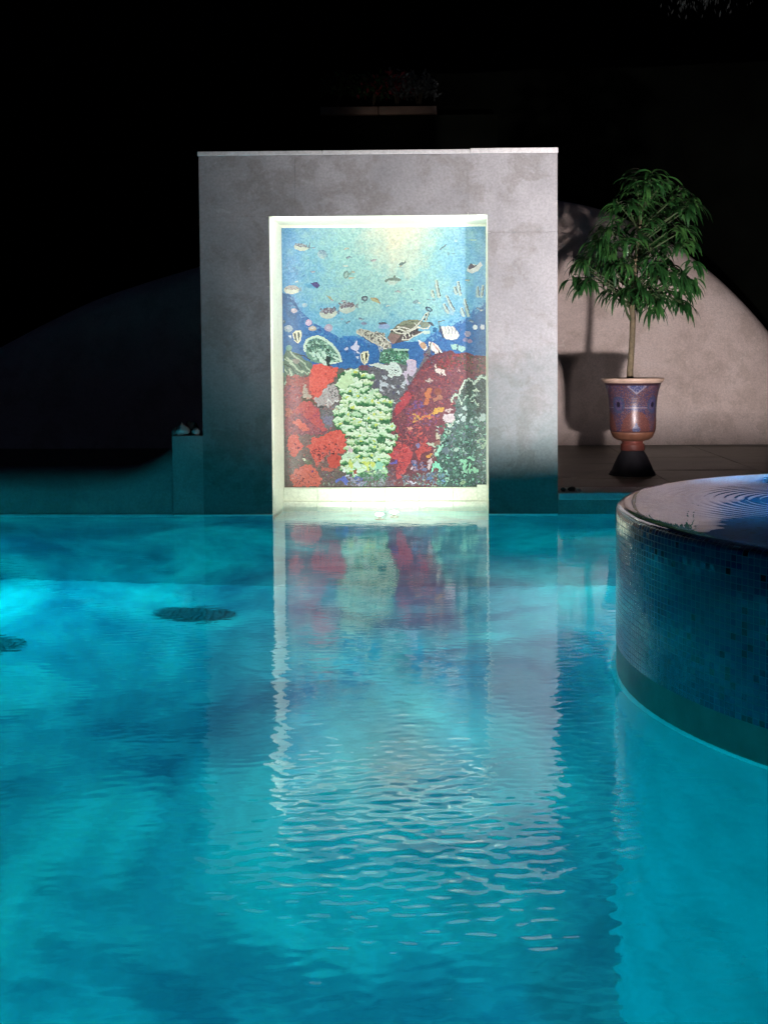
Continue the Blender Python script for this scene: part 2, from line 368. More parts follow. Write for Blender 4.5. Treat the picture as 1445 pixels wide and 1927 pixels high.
    for x,y,rx,ry,c in ((195,290,45,32,(175,165,180)),(345,215,42,30,(150,185,205)),(398,455,44,40,(200,170,200)),(450,535,52,32,(195,180,160)),(670,530,58,50,(170,160,185)),(115,535,58,48,(155,175,190)),(60,440,18,30,(60,90,110))):
        ell(x,y,rx,ry,c); ell(x-8,y-6,rx*.45,ry*.4,(225,205,215),0,.5)
    # banner fish
    for dx,dy,s in ((0,0,1),(925,290,1)):
        P = lambda *a: [v*s+(dx,dy)[i%2] for i,v in enumerate(a)]
        poly(P(175,605,215,565,290,560,300,610,285,700,245,745,195,700), (222,222,190)); poly(P(190,600,215,600,225,690,245,730,205,690), (46,50,52)); poly(P(245,585,272,585,275,640,255,700,250,690), (50,52,48)); poly(P(115,635,160,625,160,665,140,670), (190,200,215))
    poly([880,820,930,790,945,815,900,845], (190,195,220)); poly([965,790,1010,765,1060,705,1065,765,1100,775,1080,830,1050,850,1020,840,980,815], (205,205,232)); poly([1040,840,1070,850,1105,885,1060,875], (215,215,235)); poly([1000,850,1050,860,1030,910], (110,140,200), .8)
    poly([860,640,1040,640,1160,720,1180,800,1050,690,900,700], (30,100,190), .5)
    at(2)
    ell(475,172,42,22,(120,150,160),-15); ell(40,452,56,17,(80,85,100)); ell(60,490,75,34,(165,165,215),0,.6)
    # ---- turtle
    poly([150,540,230,470,300,425,380,402,500,405,560,420,580,440,500,490,420,540,330,600,290,650,230,700,165,720,100,640,130,580], (112,112,96))
    poly([220,480,300,430,390,405,500,408,540,430,480,460,380,470,300,475], (128,136,112)); poly([105,640,140,575,260,600,280,650,220,700,165,720], (140,112,108)); poly([280,600,470,540,560,560,460,620,370,680,290,690,190,715], (84,72,74))
    line([320,470,420,430,520,425],7,(92,100,84)); line([230,500,330,470,430,470],7,(96,100,84))
    poly([145,545,210,540,300,560,400,545,480,500,500,480,530,500,500,540,400,570,290,585,220,580], (70,66,66))
    for p in ([140,535,200,535,260,525,330,555,400,540,450,510,490,480,560,400,600,330,640,310],[190,550,230,575,290,585,380,565,450,530,510,500],[460,450,500,490,560,525,630,520,660,480],[230,495,300,500,400,530],[300,660,320,600,390,560,460,520,530,500],[300,660,380,665,450,620,540,580,580,560],[420,590,440,620],[330,600,350,640],[380,580,395,620]):
        line(p, 15, (205,205,192))
    for x,y in ((160,550),(250,552),(320,620),(365,600),(410,585),(450,570),(490,545),(560,480),(590,400),(610,345)): ell(x,y,16,12,(50,54,60),-40)
    poly([530,440,600,430,660,440,640,500,580,515,540,500], (130,140,125)); poly([620,430,680,440,712,475,700,492,660,470], (70,74,90)); ell(645,270,52,28,(62,86,108),28); ell(650,272,26,12,(120,165,180),28); line([640,310,600,420],20,(170,180,165)); line([650,315,615,420],6,(64,78,92))
    poly([570,550,660,550,655,590,575,592], (190,215,205)); poly([700,500,760,520,740,570,690,560],(36,100,150)); line([780,560,775,430,850,420],9,(110,105,85),.8)
    # turtle head and front flipper, left side
    at(1)
    poly([1055,580,1100,540,1200,560,1330,600,1445,600,1445,800,1350,760,1250,710,1160,660,1080,620], (176,174,160)); scat([1090,560,1445,600,1445,780,1250,700,1130,630], [(60,58,60),(90,84,84),(205,205,190)], 120, .8, 2.2, .9, 21, .6)
    line([1060,560,1060,600,1140,650,1250,715,1340,760,1445,790],13,(205,200,175)); line([1140,650,1190,690,1270,740],12,(60,80,120))
    for p in ([1350,760,1370,840,1400,880],[1400,770,1380,820],[1430,780,1420,850,1445,880]): line(p,10,(205,205,190))
    at(2)
    poly([0,560,60,600,110,680,150,720,150,800,110,830,60,800,0,700], (150,146,135)); scat([0,570,60,610,120,690,140,800,50,800,0,700], [(50,50,56),(215,212,195)], 70, .8, 2.4, .9, 22, .5)
    for p in ([0,640,50,700,110,720,130,790],[20,700,30,790,70,820],[60,700,50,760,90,800],[0,590,60,640,140,700]): line(p,10,(215,212,198))
    # cream striped clam fish
    poly([800,500,900,490,960,500,1020,560,1042,610,1010,660,940,672,860,655,820,590], (222,222,208)); 
    for x in (850,890,935,975): line([x,500,x+20,545,x+10,590],12,(150,150,165))
    poly([780,470,800,490,850,640,830,650,790,570], (60,60,90), .8); ell(1250,508,30,30,(225,230,235)); ell(1345,505,28,36,(215,215,225)); ell(1150,590,42,38,(150,140,165)); ell(1120,670,34,26,(130,125,165)); ell(1180,690,34,26,(150,120,150))
    for c,p in (((188,170,150),[505,670,560,690,610,730,625,780,590,805,550,780,515,720]),((225,222,214),[640,690,690,700,760,740,815,830,800,852,720,840,670,790,640,740])): poly(p,(228,225,216)); 
    ell(568,740,36,48,(190,150,120),-35); line([700,720,770,800],22,(200,150,150)); poly([925,730,1010,725,1040,745,1120,760,1120,800,1070,830,1020,800,950,790],(150,195,190)); line([1020,730,1015,810],14,(60,90,110))
    at(0)
    poly([530,700,640,690,700,690,800,690,917,680,917,917,530,917],(104,90,90),1,10)
    scat([530,705,740,705,740,917,530,917],[(80,72,74),(130,110,110),(110,84,90),(96,100,90)],420,1,3.4,.7,30)
    # ---- left reef: dome coral and grey sea whips
    at(1)
    poly([335,760,360,690,430,650,510,640,600,670,680,730,760,800,815,880,845,990,760,1010,650,1050,560,1010,440,990,360,900], (98,140,124))
    scat([350,760,440,690,560,700,680,780,780,900,800,980,640,1010,460,960], [(52,90,80),(40,70,66),(170,205,185),(60,110,96),(150,190,170)], 190, 1.5, 5, .95, 31, .35)
    line([345,840,340,760,375,700,440,660,510,645,590,672,680,735,750,800,808,880,838,985],36,(196,222,202)); line([740,930,830,970],24,(196,222,202)); line([700,1010,800,1000],22,(210,228,210))
    for x,y in ((460,890),(520,900),(600,880),(640,930),(560,960)): ell(x,y,26,40,(190,220,205),-15)
    poly([640,900,690,930,680,1050,650,1060,620,960],(36,52,52)); poly([580,950,640,1000,640,1050,600,1050],(200,215,205))
    poly([45,920,90,800,140,770,160,850,260,880,330,960,440,1010,440,1180,330,1160,260,1230,130,1190,60,1300,45,1300], (92,116,100))
    for p in ([140,850,200,920,330,1000,420,1130],[60,950,140,1000,220,1090,300,1130],[90,930,160,990],[130,1000,240,1100,400,1150],[60,1100,110,1180,60,1290],[120,1090,170,1180,180,1290]): line(p,22,(168,186,160))
    for p in ([200,880,330,910,420,960],[150,930,210,960,290,1060],[60,1020,140,1060,230,1170],[90,1150,130,1290]): line(p,13,(48,58,54))
    ell(215,980,50,34,(140,130,124)); poly([100,1230,130,1130,150,1250,110,1300],(205,195,175)); ell(120,800,46,38,(110,160,150),0,.8)
    # ---- red corals left
    at(0)
    RD, R2, PK = (228,92,82), (232,108,94), (178,90,100)
    poly([536,705,556,700,575,712,584,694,586,684,604,682,636,690,632,706,612,720,600,744,592,756,580,748,572,730,560,748,548,760,536,750], (170,84,84))
    poly([584,694,588,682,604,680,622,690,636,688,632,706,614,722,602,742,590,752,578,722], RD, 1, 12)
    scat([536,705,578,700,572,740,540,760], [(190,80,76),(120,80,80),(150,84,88)], 120, 1, 3, .8, 41)
    at(3)
    poly([60,170,260,170,300,300,260,400,430,380,520,480,560,640,640,760,600,830,300,867,60,867], (158,84,96))
    scat([60,170,260,170,300,380,520,480,560,640,700,760,600,867,60,867], [(126,76,96),(190,80,84),(110,80,90),(170,100,110)], 330, 1, 3, .75, 42)
    poly([110,560,200,470,280,390,420,375,440,450,520,490,540,600,620,780,560,790,470,700,380,640,310,560,180,520],(204,84,82),.85); poly([150,650,260,625,330,700,390,760,380,800,310,790,200,700],R2); ell(110,530,46,60,(200,110,90),0,.8)
    scat([150,480,520,480,600,780,400,700], [(150,66,100),(196,90,96)], 90, 1, 2.5, .7, 43)
    poly([320,150,350,130,370,240,430,310,400,350,310,330],(180,164,150)); poly([250,340,330,330,460,350,480,420,440,400,300,370],(96,80,66)); poly([460,330,520,330,560,280,640,160,740,140,790,230,800,370,720,420,650,475,630,445,510,435],(178,170,172))
    line([640,440,630,380,660,340,720,400,800,360],14,(225,222,220)); scat([560,200,780,180,780,360,640,330],[(88,84,90),(60,60,64),(215,210,210)],40,.8,2.2,.9,44)
    poly([520,440,620,450,660,480,800,400,830,520,720,580,700,720,640,800,560,650,540,520],(112,108,112)); scat([540,460,820,420,700,740,600,700],[(64,64,66),(130,130,160),(150,110,110)],60,1,3,.8,45); ell(650,640,60,70,(132,132,168),0,.7)
    at(4)
    poly([75,120,1000,120,1000,480,820,600,560,840,75,840],(122,98,96)); scat([75,120,600,120,600,840,75,840],[(90,84,82),(140,120,116),(150,84,90),(110,110,96)],300,1,3,.7,46)
    poly([80,220,110,140,170,112,220,125,260,200,300,250,300,310,240,330,190,430,140,420,110,330,75,260],RD,1,12); poly([430,160,580,150,640,100,720,65,800,60,870,90,900,60,950,25,1000,40,990,80,920,160,870,230,915,310,920,350,830,380,660,370,560,480,480,560,440,450,400,330,320,290,420,230],RD,1,14)
    ell(730,480,92,108,(210,74,66)); poly([560,560,640,560,700,600,740,620,560,610],R2,.8); poly([110,690,200,600,290,560,340,530,420,545,480,590,520,660,545,740,520,830,160,830,120,760],R2,1,14)
    scat([100,230,270,240,240,330,110,330],[(110,40,56),(150,50,60)],14,1,2.2,.9,47); scat([420,280,760,200,800,330,560,480,430,420],[(120,40,54),(96,36,48),(150,90,100)],60,1,2.6,.9,48,.45); scat([180,660,460,660,460,800,180,800],[(110,50,70),(140,50,60),(160,100,110)],34,1,2.6,.9,49,.4); scat([460,450,640,400,640,560,500,580],[(150,110,110),(120,50,60),(190,120,120)],50,1,2.4,.9,50)
    ell(440,620,16,22,(90,60,130)); poly([290,450,320,430,355,480,310,480],(225,230,200)); ell(370,500,50,40,(110,130,96),0,.6)
    # ---- grey and lilac corals, centre
    at(0)
    poly([678,684,700,688,740,676,790,690,812,640,812,700,790,760,740,800,700,760,690,720,680,700],(98,98,106))
    scat([680,690,790,690,790,740,740,790,696,740],[(70,70,78),(130,130,140),(84,84,110),(150,150,160)],170,1,3.4,.85,51)
    at(2)
    poly([0,830,60,790,180,770,370,790,380,880,340,1000,240,960,120,960,0,960],(74,122,100)); scat([0,830,370,780,380,900,330,980,0,950],[(44,86,66),(60,130,90),(120,180,150),(40,64,60),(150,200,170)],140,1,4,.95,52,.4); line([190,790,370,795],26,(160,200,180))
    poly([0,990,120,990,140,950,210,960,260,1010,300,1080,260,1130,110,1150,100,1060,0,1040],(205,222,216)); scat([130,1010,260,1040,240,1100,130,1110],[(60,66,66),(80,84,84)],18,.8,1.9,.95,53)
    poly([350,930,420,910,480,940,470,1090,420,1155,370,1100,350,1150,380,1239,320,1239,330,1150,290,1100,350,1060,360,1000],(192,176,200))
    at(5)
    for x,y,rx,ry,a in ((60,60,34,22,0),(15,105,20,20,0),(60,140,60,26,0),(170,165,40,18,20),(320,130,28,34,30),(290,180,36,12,40),(240,240,20,18,0),(25,200,14,50,0),(160,380,24,14,0)): ell(x,y,rx,ry,(186,196,206),a)
    at(1)
    poly([1205,1040,1300,1020,1350,1010,1445,1030,1445,1080,1300,1060],(200,212,205)); poly([1070,1060,1190,1040,1240,1090,1120,1110],(110,70,90))
    # ---- right reef, dark red
    at(2)
    poly([560,990,640,900,760,840,860,830,930,800,1000,850,1130,830,1240,870,1390,880,1390,1239,480,1239,470,1120],(104,52,62))
    at(0)
    poly([786,700,800,690,917,668,917,800,850,840,830,917,726,917,726,820,740,770,760,740],(118,62,74))
    scat([790,690,830,665,880,665,917,690,917,720,870,740,830,760,790,800,760,840,740,917,726,917,726,810],[(96,54,70),(150,62,70),(170,70,72),(84,60,76),(110,60,90),(140,90,90)],900,1,3.2,.8,55,.5)
    scat([800,680,860,664,890,668,870,690,830,700],[(160,52,60),(130,44,56),(90,70,60)],130,1,4,.7,56,.6)
    scat([850,665,917,670,917,705,880,700],[(84,76,60),(50,60,56),(110,84,70)],110,1,3,.8,57,.5)
    scat([800,660,850,655,840,680,805,690],[(60,40,56),(90,60,80),(110,70,90)],60,1,3,.8,58,.5)
    at(5)
    poly([190,450,230,370,300,300,380,220,430,300,350,400,260,500,200,540],(196,66,78),.85); poly([590,250,640,190,680,200,660,300,620,410,560,420,600,340],(196,110,72)); ell(760,330,72,34,(170,112,92),-10); ell(760,240,50,50,(150,80,60),0,.7)
    poly([430,640,440,600,430,540,500,530,520,575,600,560,700,510,720,450,780,445,840,455,830,490,720,540,640,590,540,610,470,650],(214,160,72)); line([470,640,540,600,640,560],20,(222,110,72)); ell(640,90,46,22,(178,166,160)); 
    scat([340,480,780,560,760,680,350,680],[(110,84,140),(150,70,110),(90,60,100),(190,90,90)],150,1,3,.75,60); scat([440,350,560,380,560,470,380,470],[(100,80,150),(140,70,110)],40,1,3,.8,61)
    poly([700,1000,730,980,700,1040],(220,200,190))
    at(2); poly([715,1060,770,1030,860,1070,850,1140,820,1140,800,1090,780,1150,770,1090,730,1090],(222,204,198)); ell(725,1005,14,26,(210,190,180),20)
    at(6)
    poly([60,390,200,280,260,200,330,250,400,290,420,380,380,500,330,600,250,700,210,690,200,560,260,470,120,420],(212,74,80),.92,16); poly([470,330,560,210,600,130,625,170,590,280,660,290,650,330,540,360,500,460,470,440],(208,80,80),.9,14)
    scat([130,20,640,20,640,280,130,300],[(190,70,78),(130,60,80),(214,100,90),(110,66,84)],240,1,3.4,.8,62,.45); poly([360,20,430,10,440,40,370,60],(222,150,130)); poly([600,390,700,345,700,380,620,420],(222,150,80))
    scat([60,400,240,300,380,330,330,560,250,680],[(150,50,70),(230,96,96),(120,60,80)],80,1,2.6,.7,63); poly([90,500,210,450,215,490,110,520],(104,96,196)); ell(440,475,34,30,(140,120,170)); ell(495,260,28,34,(130,120,170)); ell(410,555,24,20,(220,190,205))
    # ---- right lower teal / grey corals
    at(0)
    TL = [(60,96,88),(44,70,66),(96,140,124),(70,120,104),(120,160,150),(84,110,116),(110,120,140),(36,56,56)]
    poly([864,732,880,712,890,712,897,720,908,704,917,706,917,917,822,917,826,880,818,850,832,820,846,790,858,770],(70,96,92))
    scat([858,735,880,712,917,706,917,917,826,917,824,840,850,790],TL,900,1,3.6,.85,64,.5)
    scat([822,800,860,790,917,800,917,917,800,917,815,850],[(150,215,190),(120,190,160),(176,206,196),(60,120,100),(50,80,76),(110,110,140)],420,.8,2.6,.85,65,.6)
    at(5)
    poly([1060,250,1110,120,1160,80,1215,110,1220,200,1190,320,1080,330],(52,66,62)); poly([1230,160,1290,90,1340,60,1390,90,1390,520,1290,500,1240,300],(50,62,64))
    scat([1060,250,1130,110,1390,90,1390,520,1000,560,990,380],[(40,50,50),(76,92,88),(110,130,125),(84,96,110)],230,1,3,.8,66)
    line([1035,270,1060,200,1110,110,1160,75,1215,115,1228,150,1270,85,1330,45,1390,70],22,(190,206,190)); line([945,390,955,290,1010,290,1030,320],26,(176,200,182)); line([1050,340,1070,410],20,(176,200,182)); line([1180,340,1230,280,1270,300],18,(170,196,180)); line([1190,370,1240,360,1280,410],18,(180,200,180)); ell(1260,225,40,18,(200,212,190),15); line([1090,360,1150,290],16,(160,186,170))
    poly([835,530,960,530,985,600,920,660,850,640,825,570],(205,188,196)); ell(905,480,42,18,(196,170,172),-15); line([860,660,920,700,980,600],16,(190,205,190))
    for x,y,rx,ry in ((1115,465,28,22),(1130,545,20,18),(1045,545,20,24),(1195,620,20,30),(1090,600,26,40),(1020,630,22,26),(1345,580,34,60),(1275,730,24,30),(1270,590,34,16)): ell(x,y,rx,ry,(176,198,196),20)
    at(6)
    poly([640,620,680,540,715,455,760,500,805,580,770,590,740,560,700,560,670,610],(140,228,196)); poly([700,360,760,300,800,250,830,240,815,310,760,390,720,400],(160,222,196)); poly([600,230,690,215,740,250,700,275,640,265],(186,196,176)); poly([600,560,620,440,680,430,670,500,620,590],(214,190,200)); poly([720,110,750,100,800,150,790,170,730,175],(200,192,170)); ell(750,225,50,30,(150,104,96),-20)
    for p in ([1065,460,1120,470],[1100,500,1105,610],[1170,510,1170,600],[1150,420,1220,440],[1210,590,1260,600,1240,560]): line(p,38,(150,220,180))
    ell(865,610,22,36,(170,224,200)); ell(875,710,28,34,(160,214,190)); ell(1080,755,42,26,(160,190,150)); ell(1000,318,26,24,(176,200,190)); line([1270,210,1340,185,1390,210,1330,300],30,(150,180,150)); ell(885,85,38,34,(150,180,160)); ell(885,88,14,16,(40,60,56)); ell(645,690,40,26,(90,120,180)); ell(820,725,22,20,(110,150,200)); poly([350,710,420,735,470,750,400,770],(205,205,235)); ell(860,330,40,40,(110,120,140),0,.8); ell(700,620,40,24,(130,84,100))
    scat([400,470,590,500,600,590,440,600],[(90,130,190),(60,70,130),(180,140,160)],50,1,3,.8,67); scat([240,640,900,600,900,790,240,790],[(96,120,120),(110,130,160),(80,100,110),(150,180,170),(110,150,190)],170,1,3,.75,68); scat([0,420,60,480,190,600,200,790,0,790],[(110,96,120),(130,120,140),(90,80,90)],90,1,3,.7,69)
    # ---- green staghorn coral
    at(0)
    poly([636,702,650,694,690,694,694,720,700,740,732,745,734,820,722,880,724,905,690,905,650,890,640,860,652,850,660,820,628,804,626,770,642,760,640,735,628,722],(58,112,74))
    scat([636,705,690,700,700,745,732,750,730,850,720,900,650,885,660,820,630,800,644,760],[(40,96,60),(54,140,84),(34,80,54),(110,170,110)],260,1,4,.85,71,.5)
    LG = [(196,230,192),(210,236,208),(182,222,182),(218,238,204),(192,220,168)]
    r = np.random.default_rng(72)
    for row, (yy, xa, xb) in enumerate(((699,650,688),(709,640,692),(720,634,690),(731,640,702),(742,645,710),(753,642,730),(763,634,734),(773,628,734),(784,630,732),(795,634,732),(806,646,734),(817,650,732),(829,654,730),(841,650,730),(853,654,730),(865,641,726),(877,641,722),(888,652,720))):
        x = xa; hgt = r.normal()*1.5; c = LG[r.integers(5)]
        while x < xb:
            run = r.uniform(6, 15); n_ = int(run/3)+1; sl = r.normal()*.18; c = LG[r.integers(5)]; pts = [(x+run*i/n_, yy+hgt+sl*run*i/n_+r.normal()*1.3, r.uniform(2.4,5.0)) for i in range(n_+1)]
            for px_, py_, q_ in pts: ell(px_, py_+4.6, q_, q_*.85, (44,112,66), 0, .9)
            for px_, py_, q_ in pts: ell(px_, py_+2.2, q_, q_*.8, (128,186,122), 0, .9)
            for px_, py_, q_ in pts: ell(px_, py_, q_, q_*.8, c, 0, 1, 4)
            for px_, py_, q_ in pts[::2]: ell(px_-1, py_-1.4, q_*.65, q_*.36, (232,246,226), 0, .85, 3)
            if r.random() < .35: ell(x+run*.6, yy+hgt+2, 3, 2, (212,224,84), 0, .9)
            if r.random() < .45: line([x+run+1, yy-5, x+run+1.5, yy+6], 2.2, (36,84,54), .9)
            x += run+r.uniform(1.5,5); hgt = r.normal()*2.4
    poly([628,722,648,700,660,695,664,715,650,730],(196,226,178)); at(4)
    ell(940,415,110,36,(196,226,196),-5); ell(955,535,40,55,(214,224,110)); ell(1050,530,46,46,(214,232,226)); poly([1080,470,1150,440,1230,450,1220,560,1210,660,1180,650,1160,560],(216,228,110)); poly([1090,460,1220,445,1220,490,1100,490],(206,230,190)); ell(1270,530,28,40,(220,226,110)); poly([1320,500,1400,520,1400,590,1300,640,1290,630],(150,214,190)); poly([840,560,895,570,890,625,840,620],(232,236,232)); poly([925,280,1000,320,960,360,920,350],(222,190,204))
    poly([740,760,800,710,870,700,920,760,900,820,860,800,820,750,780,780],(92,104,200)); poly([980,600,1040,590,1060,640,1010,680],(170,60,60)); poly([875,690,940,665,930,690,880,705],(200,210,232)); scat([930,690,1220,720,1200,830,930,830],[(96,112,206),(150,150,190),(84,120,120),(180,160,190)],60,1,3.4,.85,73)
    scat([1130,620,1420,620,1420,835,1150,835],[(120,150,140),(130,120,140),(90,130,110),(170,170,190)],120,1,3.4,.8,74); scat([560,630,760,620,740,830,560,830],[(110,110,104),(150,170,150),(96,80,90),(120,90,110)],70,1,3,.8,75)
    at(0)
    scat([532,690,640,690,700,690,800,690,917,670,917,915,532,915],[(60,50,56),(80,66,70),(225,215,205),(150,90,96)],1300,.7,1.7,.38,81,.45)
    scat([532,700,620,700,640,760,625,800,640,915,532,915],[(96,44,56),(120,60,70),(232,120,104)],520,.7,1.8,.5,82,.4)
    scat([735,760,800,690,860,670,850,790,820,915,730,915],[(80,36,56),(226,110,104),(90,70,110),(150,60,70)],620,.7,2.0,.55,83,.4)
    scat([532,560,620,630,800,640,917,580,917,660,780,690,532,680],[(30,78,140),(80,140,200)],420,.7,2,.35,84,.4)
    # hand-cut edges: shift everything a little, so no outline is ruler-straight, then sharpen locally
    wx = (vnoise(9,91)-.5)*9+(vnoise(4,92)-.5)*5; wy = (vnoise(9,93)-.5)*9+(vnoise(4,94)-.5)*5
    fade = np.clip((Y-655)/50, .12, 1)
    jy = np.clip((np.arange(Hh)[:,None]+wy*fade).astype(int),0,Hh-1); jx = np.clip((np.arange(W)[None]+wx*fade).astype(int),0,W-1)
    img = img[jy, jx]
    img = img + (img-smooth(img, 10))*.75
    # tesserae: one colour per tile, slightly uneven
    NX, NY = 256, 328
    ys = np.clip(((np.arange(NY)+.5)/NY*Hh).astype(int),1,Hh-2); xs = np.clip(((np.arange(NX)+.5)/NX*W).astype(int),1,W-2)
    out = sum(img[ys+dy][:,xs+dx] for dy in (0,1) for dx in (0,1))/4
    out += rg.normal(0,5.5,(NY,NX,1))+rg.normal(0,2.5,(NY,NX,3))
    g_ = out.mean(2, keepdims=True); out = g_+(out-g_)*.93; out = (out*.95+15)*.68
    return np.clip(out,6,250)/255.

# ---------------------------------------------------------------- ground, deck, pool
g = MB(); B = 90.
def ring(mb, x0, x1, y0, y1, X0, X1, Y0, Y1, z):
    mb.add([(X0,Y0,z),(X1,Y0,z),(X1,Y1,z),(X0,Y1,z),(x0,y0,z),(x1,y0,z),(x1,y1,z),(x0,y1,z)],
           [(0,1,5,4),(1,2,6,5),(2,3,7,6),(3,0,4,7)])
ring(g, -9, 8, -3, 16, -B, B, -B, B, DZ-.03)
tag(g.build('ground', M['ground']), 'dark bare garden soil around the pool terrace', None, kind='structure')
dk = MB()
# paving slabs of the deck (right-hand back side, up to the dome), sitting on a body that reaches below the water
x = XR+.003
rs = random.Random(3)
dk.box(XR, 8, YW+.016, 16, -2.3, DZ-.012)
dk.box(-9, PX0, -3, 16, -2.3, DZ-.012); dk.box(PX1, 8, -3, YW, -2.3, DZ-.012); dk.box(PX0, PX1, -3, PY0, -2.3, DZ-.012)
dk.box(PX0, XR, YW+1.02, 16, -2.3, DZ-.016)
tag(dk.build('deck_base', M['deck']), kind='structure')
sl = MB()
for i in range(8):
    for j in range(10):
        a = XR+.004+i*.9; b = YW+.33+j*.6
        if a > 7 or b > 12.5: continue
        sl.box(a, a+.893, b, b+.593, DZ-.010, DZ+rs.uniform(-.0015,.0015))
tag(sl.build('deck', M['deck'], bevel=.003), kind='structure')
cp = MB()
for i in range(9):
    a = XR+.004+i*.6
    cp.box(a, a+.594, YW-.012, YW+.325, DZ-.045, DZ+.004)
t = empty('pool_coping', (1.5, YW, 0), 'pale stone coping along the pool edge right of the mural wall', 'coping')
cp.build('edge_slabs', M['coping'], t, bevel=.006)
MB().box(XR+.002, 4.6, YW, YW+.02, -.005, DZ-.046).build('riser', M['stone_low'], t)

pl = MB()
def quad(mb, p): mb.add(p, [tuple(range(len(p)))])
z0 = -PD
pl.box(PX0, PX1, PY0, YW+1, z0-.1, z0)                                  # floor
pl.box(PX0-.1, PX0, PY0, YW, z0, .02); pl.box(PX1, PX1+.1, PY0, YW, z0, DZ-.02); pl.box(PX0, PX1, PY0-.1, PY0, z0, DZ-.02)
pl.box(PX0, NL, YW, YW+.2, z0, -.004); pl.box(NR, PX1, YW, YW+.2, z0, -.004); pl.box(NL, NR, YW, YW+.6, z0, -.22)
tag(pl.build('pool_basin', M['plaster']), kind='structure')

# ---------------------------------------------------------------- pool water: a closed body with a rippled top
def axis(a, b, d, lo, hi, c):
    L = list(np.arange(lo, a, c)); L += list(np.arange(a, b, d)); L += list(np.arange(b, hi, c)) + [hi]; return np.array(L)
xs = axis(-3.4, 2.3, .0135, PX0-.02, PX1+.02, .15); ys = np.concatenate([np.arange(PY0-.02, 1.35, .12), np.arange(1.35, 4.6, .0068), np.arange(4.6, YW+.46, .0115), [YW+.50]])
gx, gy = np.meshgrid(xs, ys)
def waves(gx, gy):
    r = np.random.default_rng(11); z = np.zeros_like(gx)
    def band(n, l0, l1, slope, spread, mean=PI/2):
        h = np.zeros_like(gx)
        for _ in range(n):
            lam = math.exp(r.uniform(math.log(l0), math.log(l1))); k = 2*PI/lam; a = mean + r.normal()*spread; p = r.uniform(0, 2*PI)
            ph = k*(gx*math.cos(a)+gy*math.sin(a))+p
            h += (slope/k)*np.sin(ph + .5*np.sin(ph*.31+p))
        return h/math.sqrt(n/2)
    def lowf(scale, seed):
        q = np.random.default_rng(seed); s = np.zeros_like(gx)
        for _ in range(8):
            a = q.uniform(0, 2*PI); s += np.sin((gx*math.cos(a)+gy*math.sin(a))*scale*q.uniform(.6,1.5)+q.uniform(0,6.3))
        return s/2
    patch = np.clip(.75+.4*lowf(2.2, 5), .15, 1.6)
    # choppy where the spa spills and in the middle of the pool, calm near the mural wall
    mid = np.exp(-((gy-2.35)/.85)**2)*1.0 + np.exp(-((gy-3.7)/.5)**2)*.30
    side = .35+.65*np.exp(-((gx+.05)/1.1)**2)
    A = (.30 + mid*side*1.0)*patch
    burst = np.exp(-((gy-3.75)/.42)**2)*np.exp(-((gx+.9)/.55)**2)
    z += band(44, .026, .060, .034, .45)*(A*1.05+burst*.6)
    z += band(16, .070, .20, .012, .65)*(.25+mid*.7+burst*.5)
    z += band(20, .030, .05, .009, .6)*(A*.5+.45)
    z += band(10, .5, 1.6, .0025, 1.2)
    z += band(24, .04, .11, .016, .5)*np.exp(-((gy-7.35)/.35)**2)
    z += band(20, .035, .09, .007, .6)*np.clip((gy-4.2)/1., 0, 1)
    return z
gz = waves(gx, gy)
ds = np.abs(np.hypot(gx-CX, gy-CY)-CR); gz += .0050*np.exp(-ds/.016)            # meniscus climbing the spa and the far wall
dw = np.where((gx > NL) & (gx < NR), 9, np.abs(gy-YW)); gz += .0035*np.exp(-dw/.016)
ny, nx = gx.shape
V = np.stack([gx, gy, gz], -1).reshape(-1, 3)
idx = np.arange(nx*ny).reshape(ny, nx)
F = np.stack([idx[:-1,:-1], idx[:-1,1:], idx[1:,1:], idx[1:,:-1]], -1).reshape(-1, 4)
bd = np.concatenate([idx[0,:], idx[1:,-1], idx[-1,-2::-1], idx[-2:0:-1,0]])
nb = len(bd); base = len(V); Vb = V[bd].copy(); Vb[:,2] = z0-.05
V = np.concatenate([V, Vb]); low = base+np.arange(nb)
S = np.stack([bd, low, np.roll(low,-1), np.roll(bd,-1)], -1)
def np_mesh(name, V, quads, ngons=()):
    me = bpy.data.meshes.new(name); nq = len(quads); lv = [np.asarray(quads).ravel()]; st = list(range(0, nq*4, 4)); to = [4]*nq; c = nq*4
    for n_ in ngons: lv.append(np.array(n_)); st.append(c); to.append(len(n_)); c += len(n_)
    lv = np.concatenate(lv)
    me.vertices.add(len(V)); me.vertices.foreach_set('co', np.asarray(V, 'f').ravel())
    me.loops.add(len(lv)); me.loops.foreach_set('vertex_index', lv.astype('i'))
    me.polygons.add(len(st)); me.polygons.foreach_set('loop_start', np.array(st, 'i')); me.polygons.foreach_set('loop_total', np.array(to, 'i'))
    me.update(calc_edges=True); me.validate(); return me
me = np_mesh('pool_water', V, np.concatenate([F, S]), [low[::-1]])
sm = np.zeros(len(me.polygons), bool); sm[:len(F)] = True
w = link('pool_water', me, M['water']); me.polygons.foreach_set('use_smooth', sm); me.update()
tag(w, kind='structure')

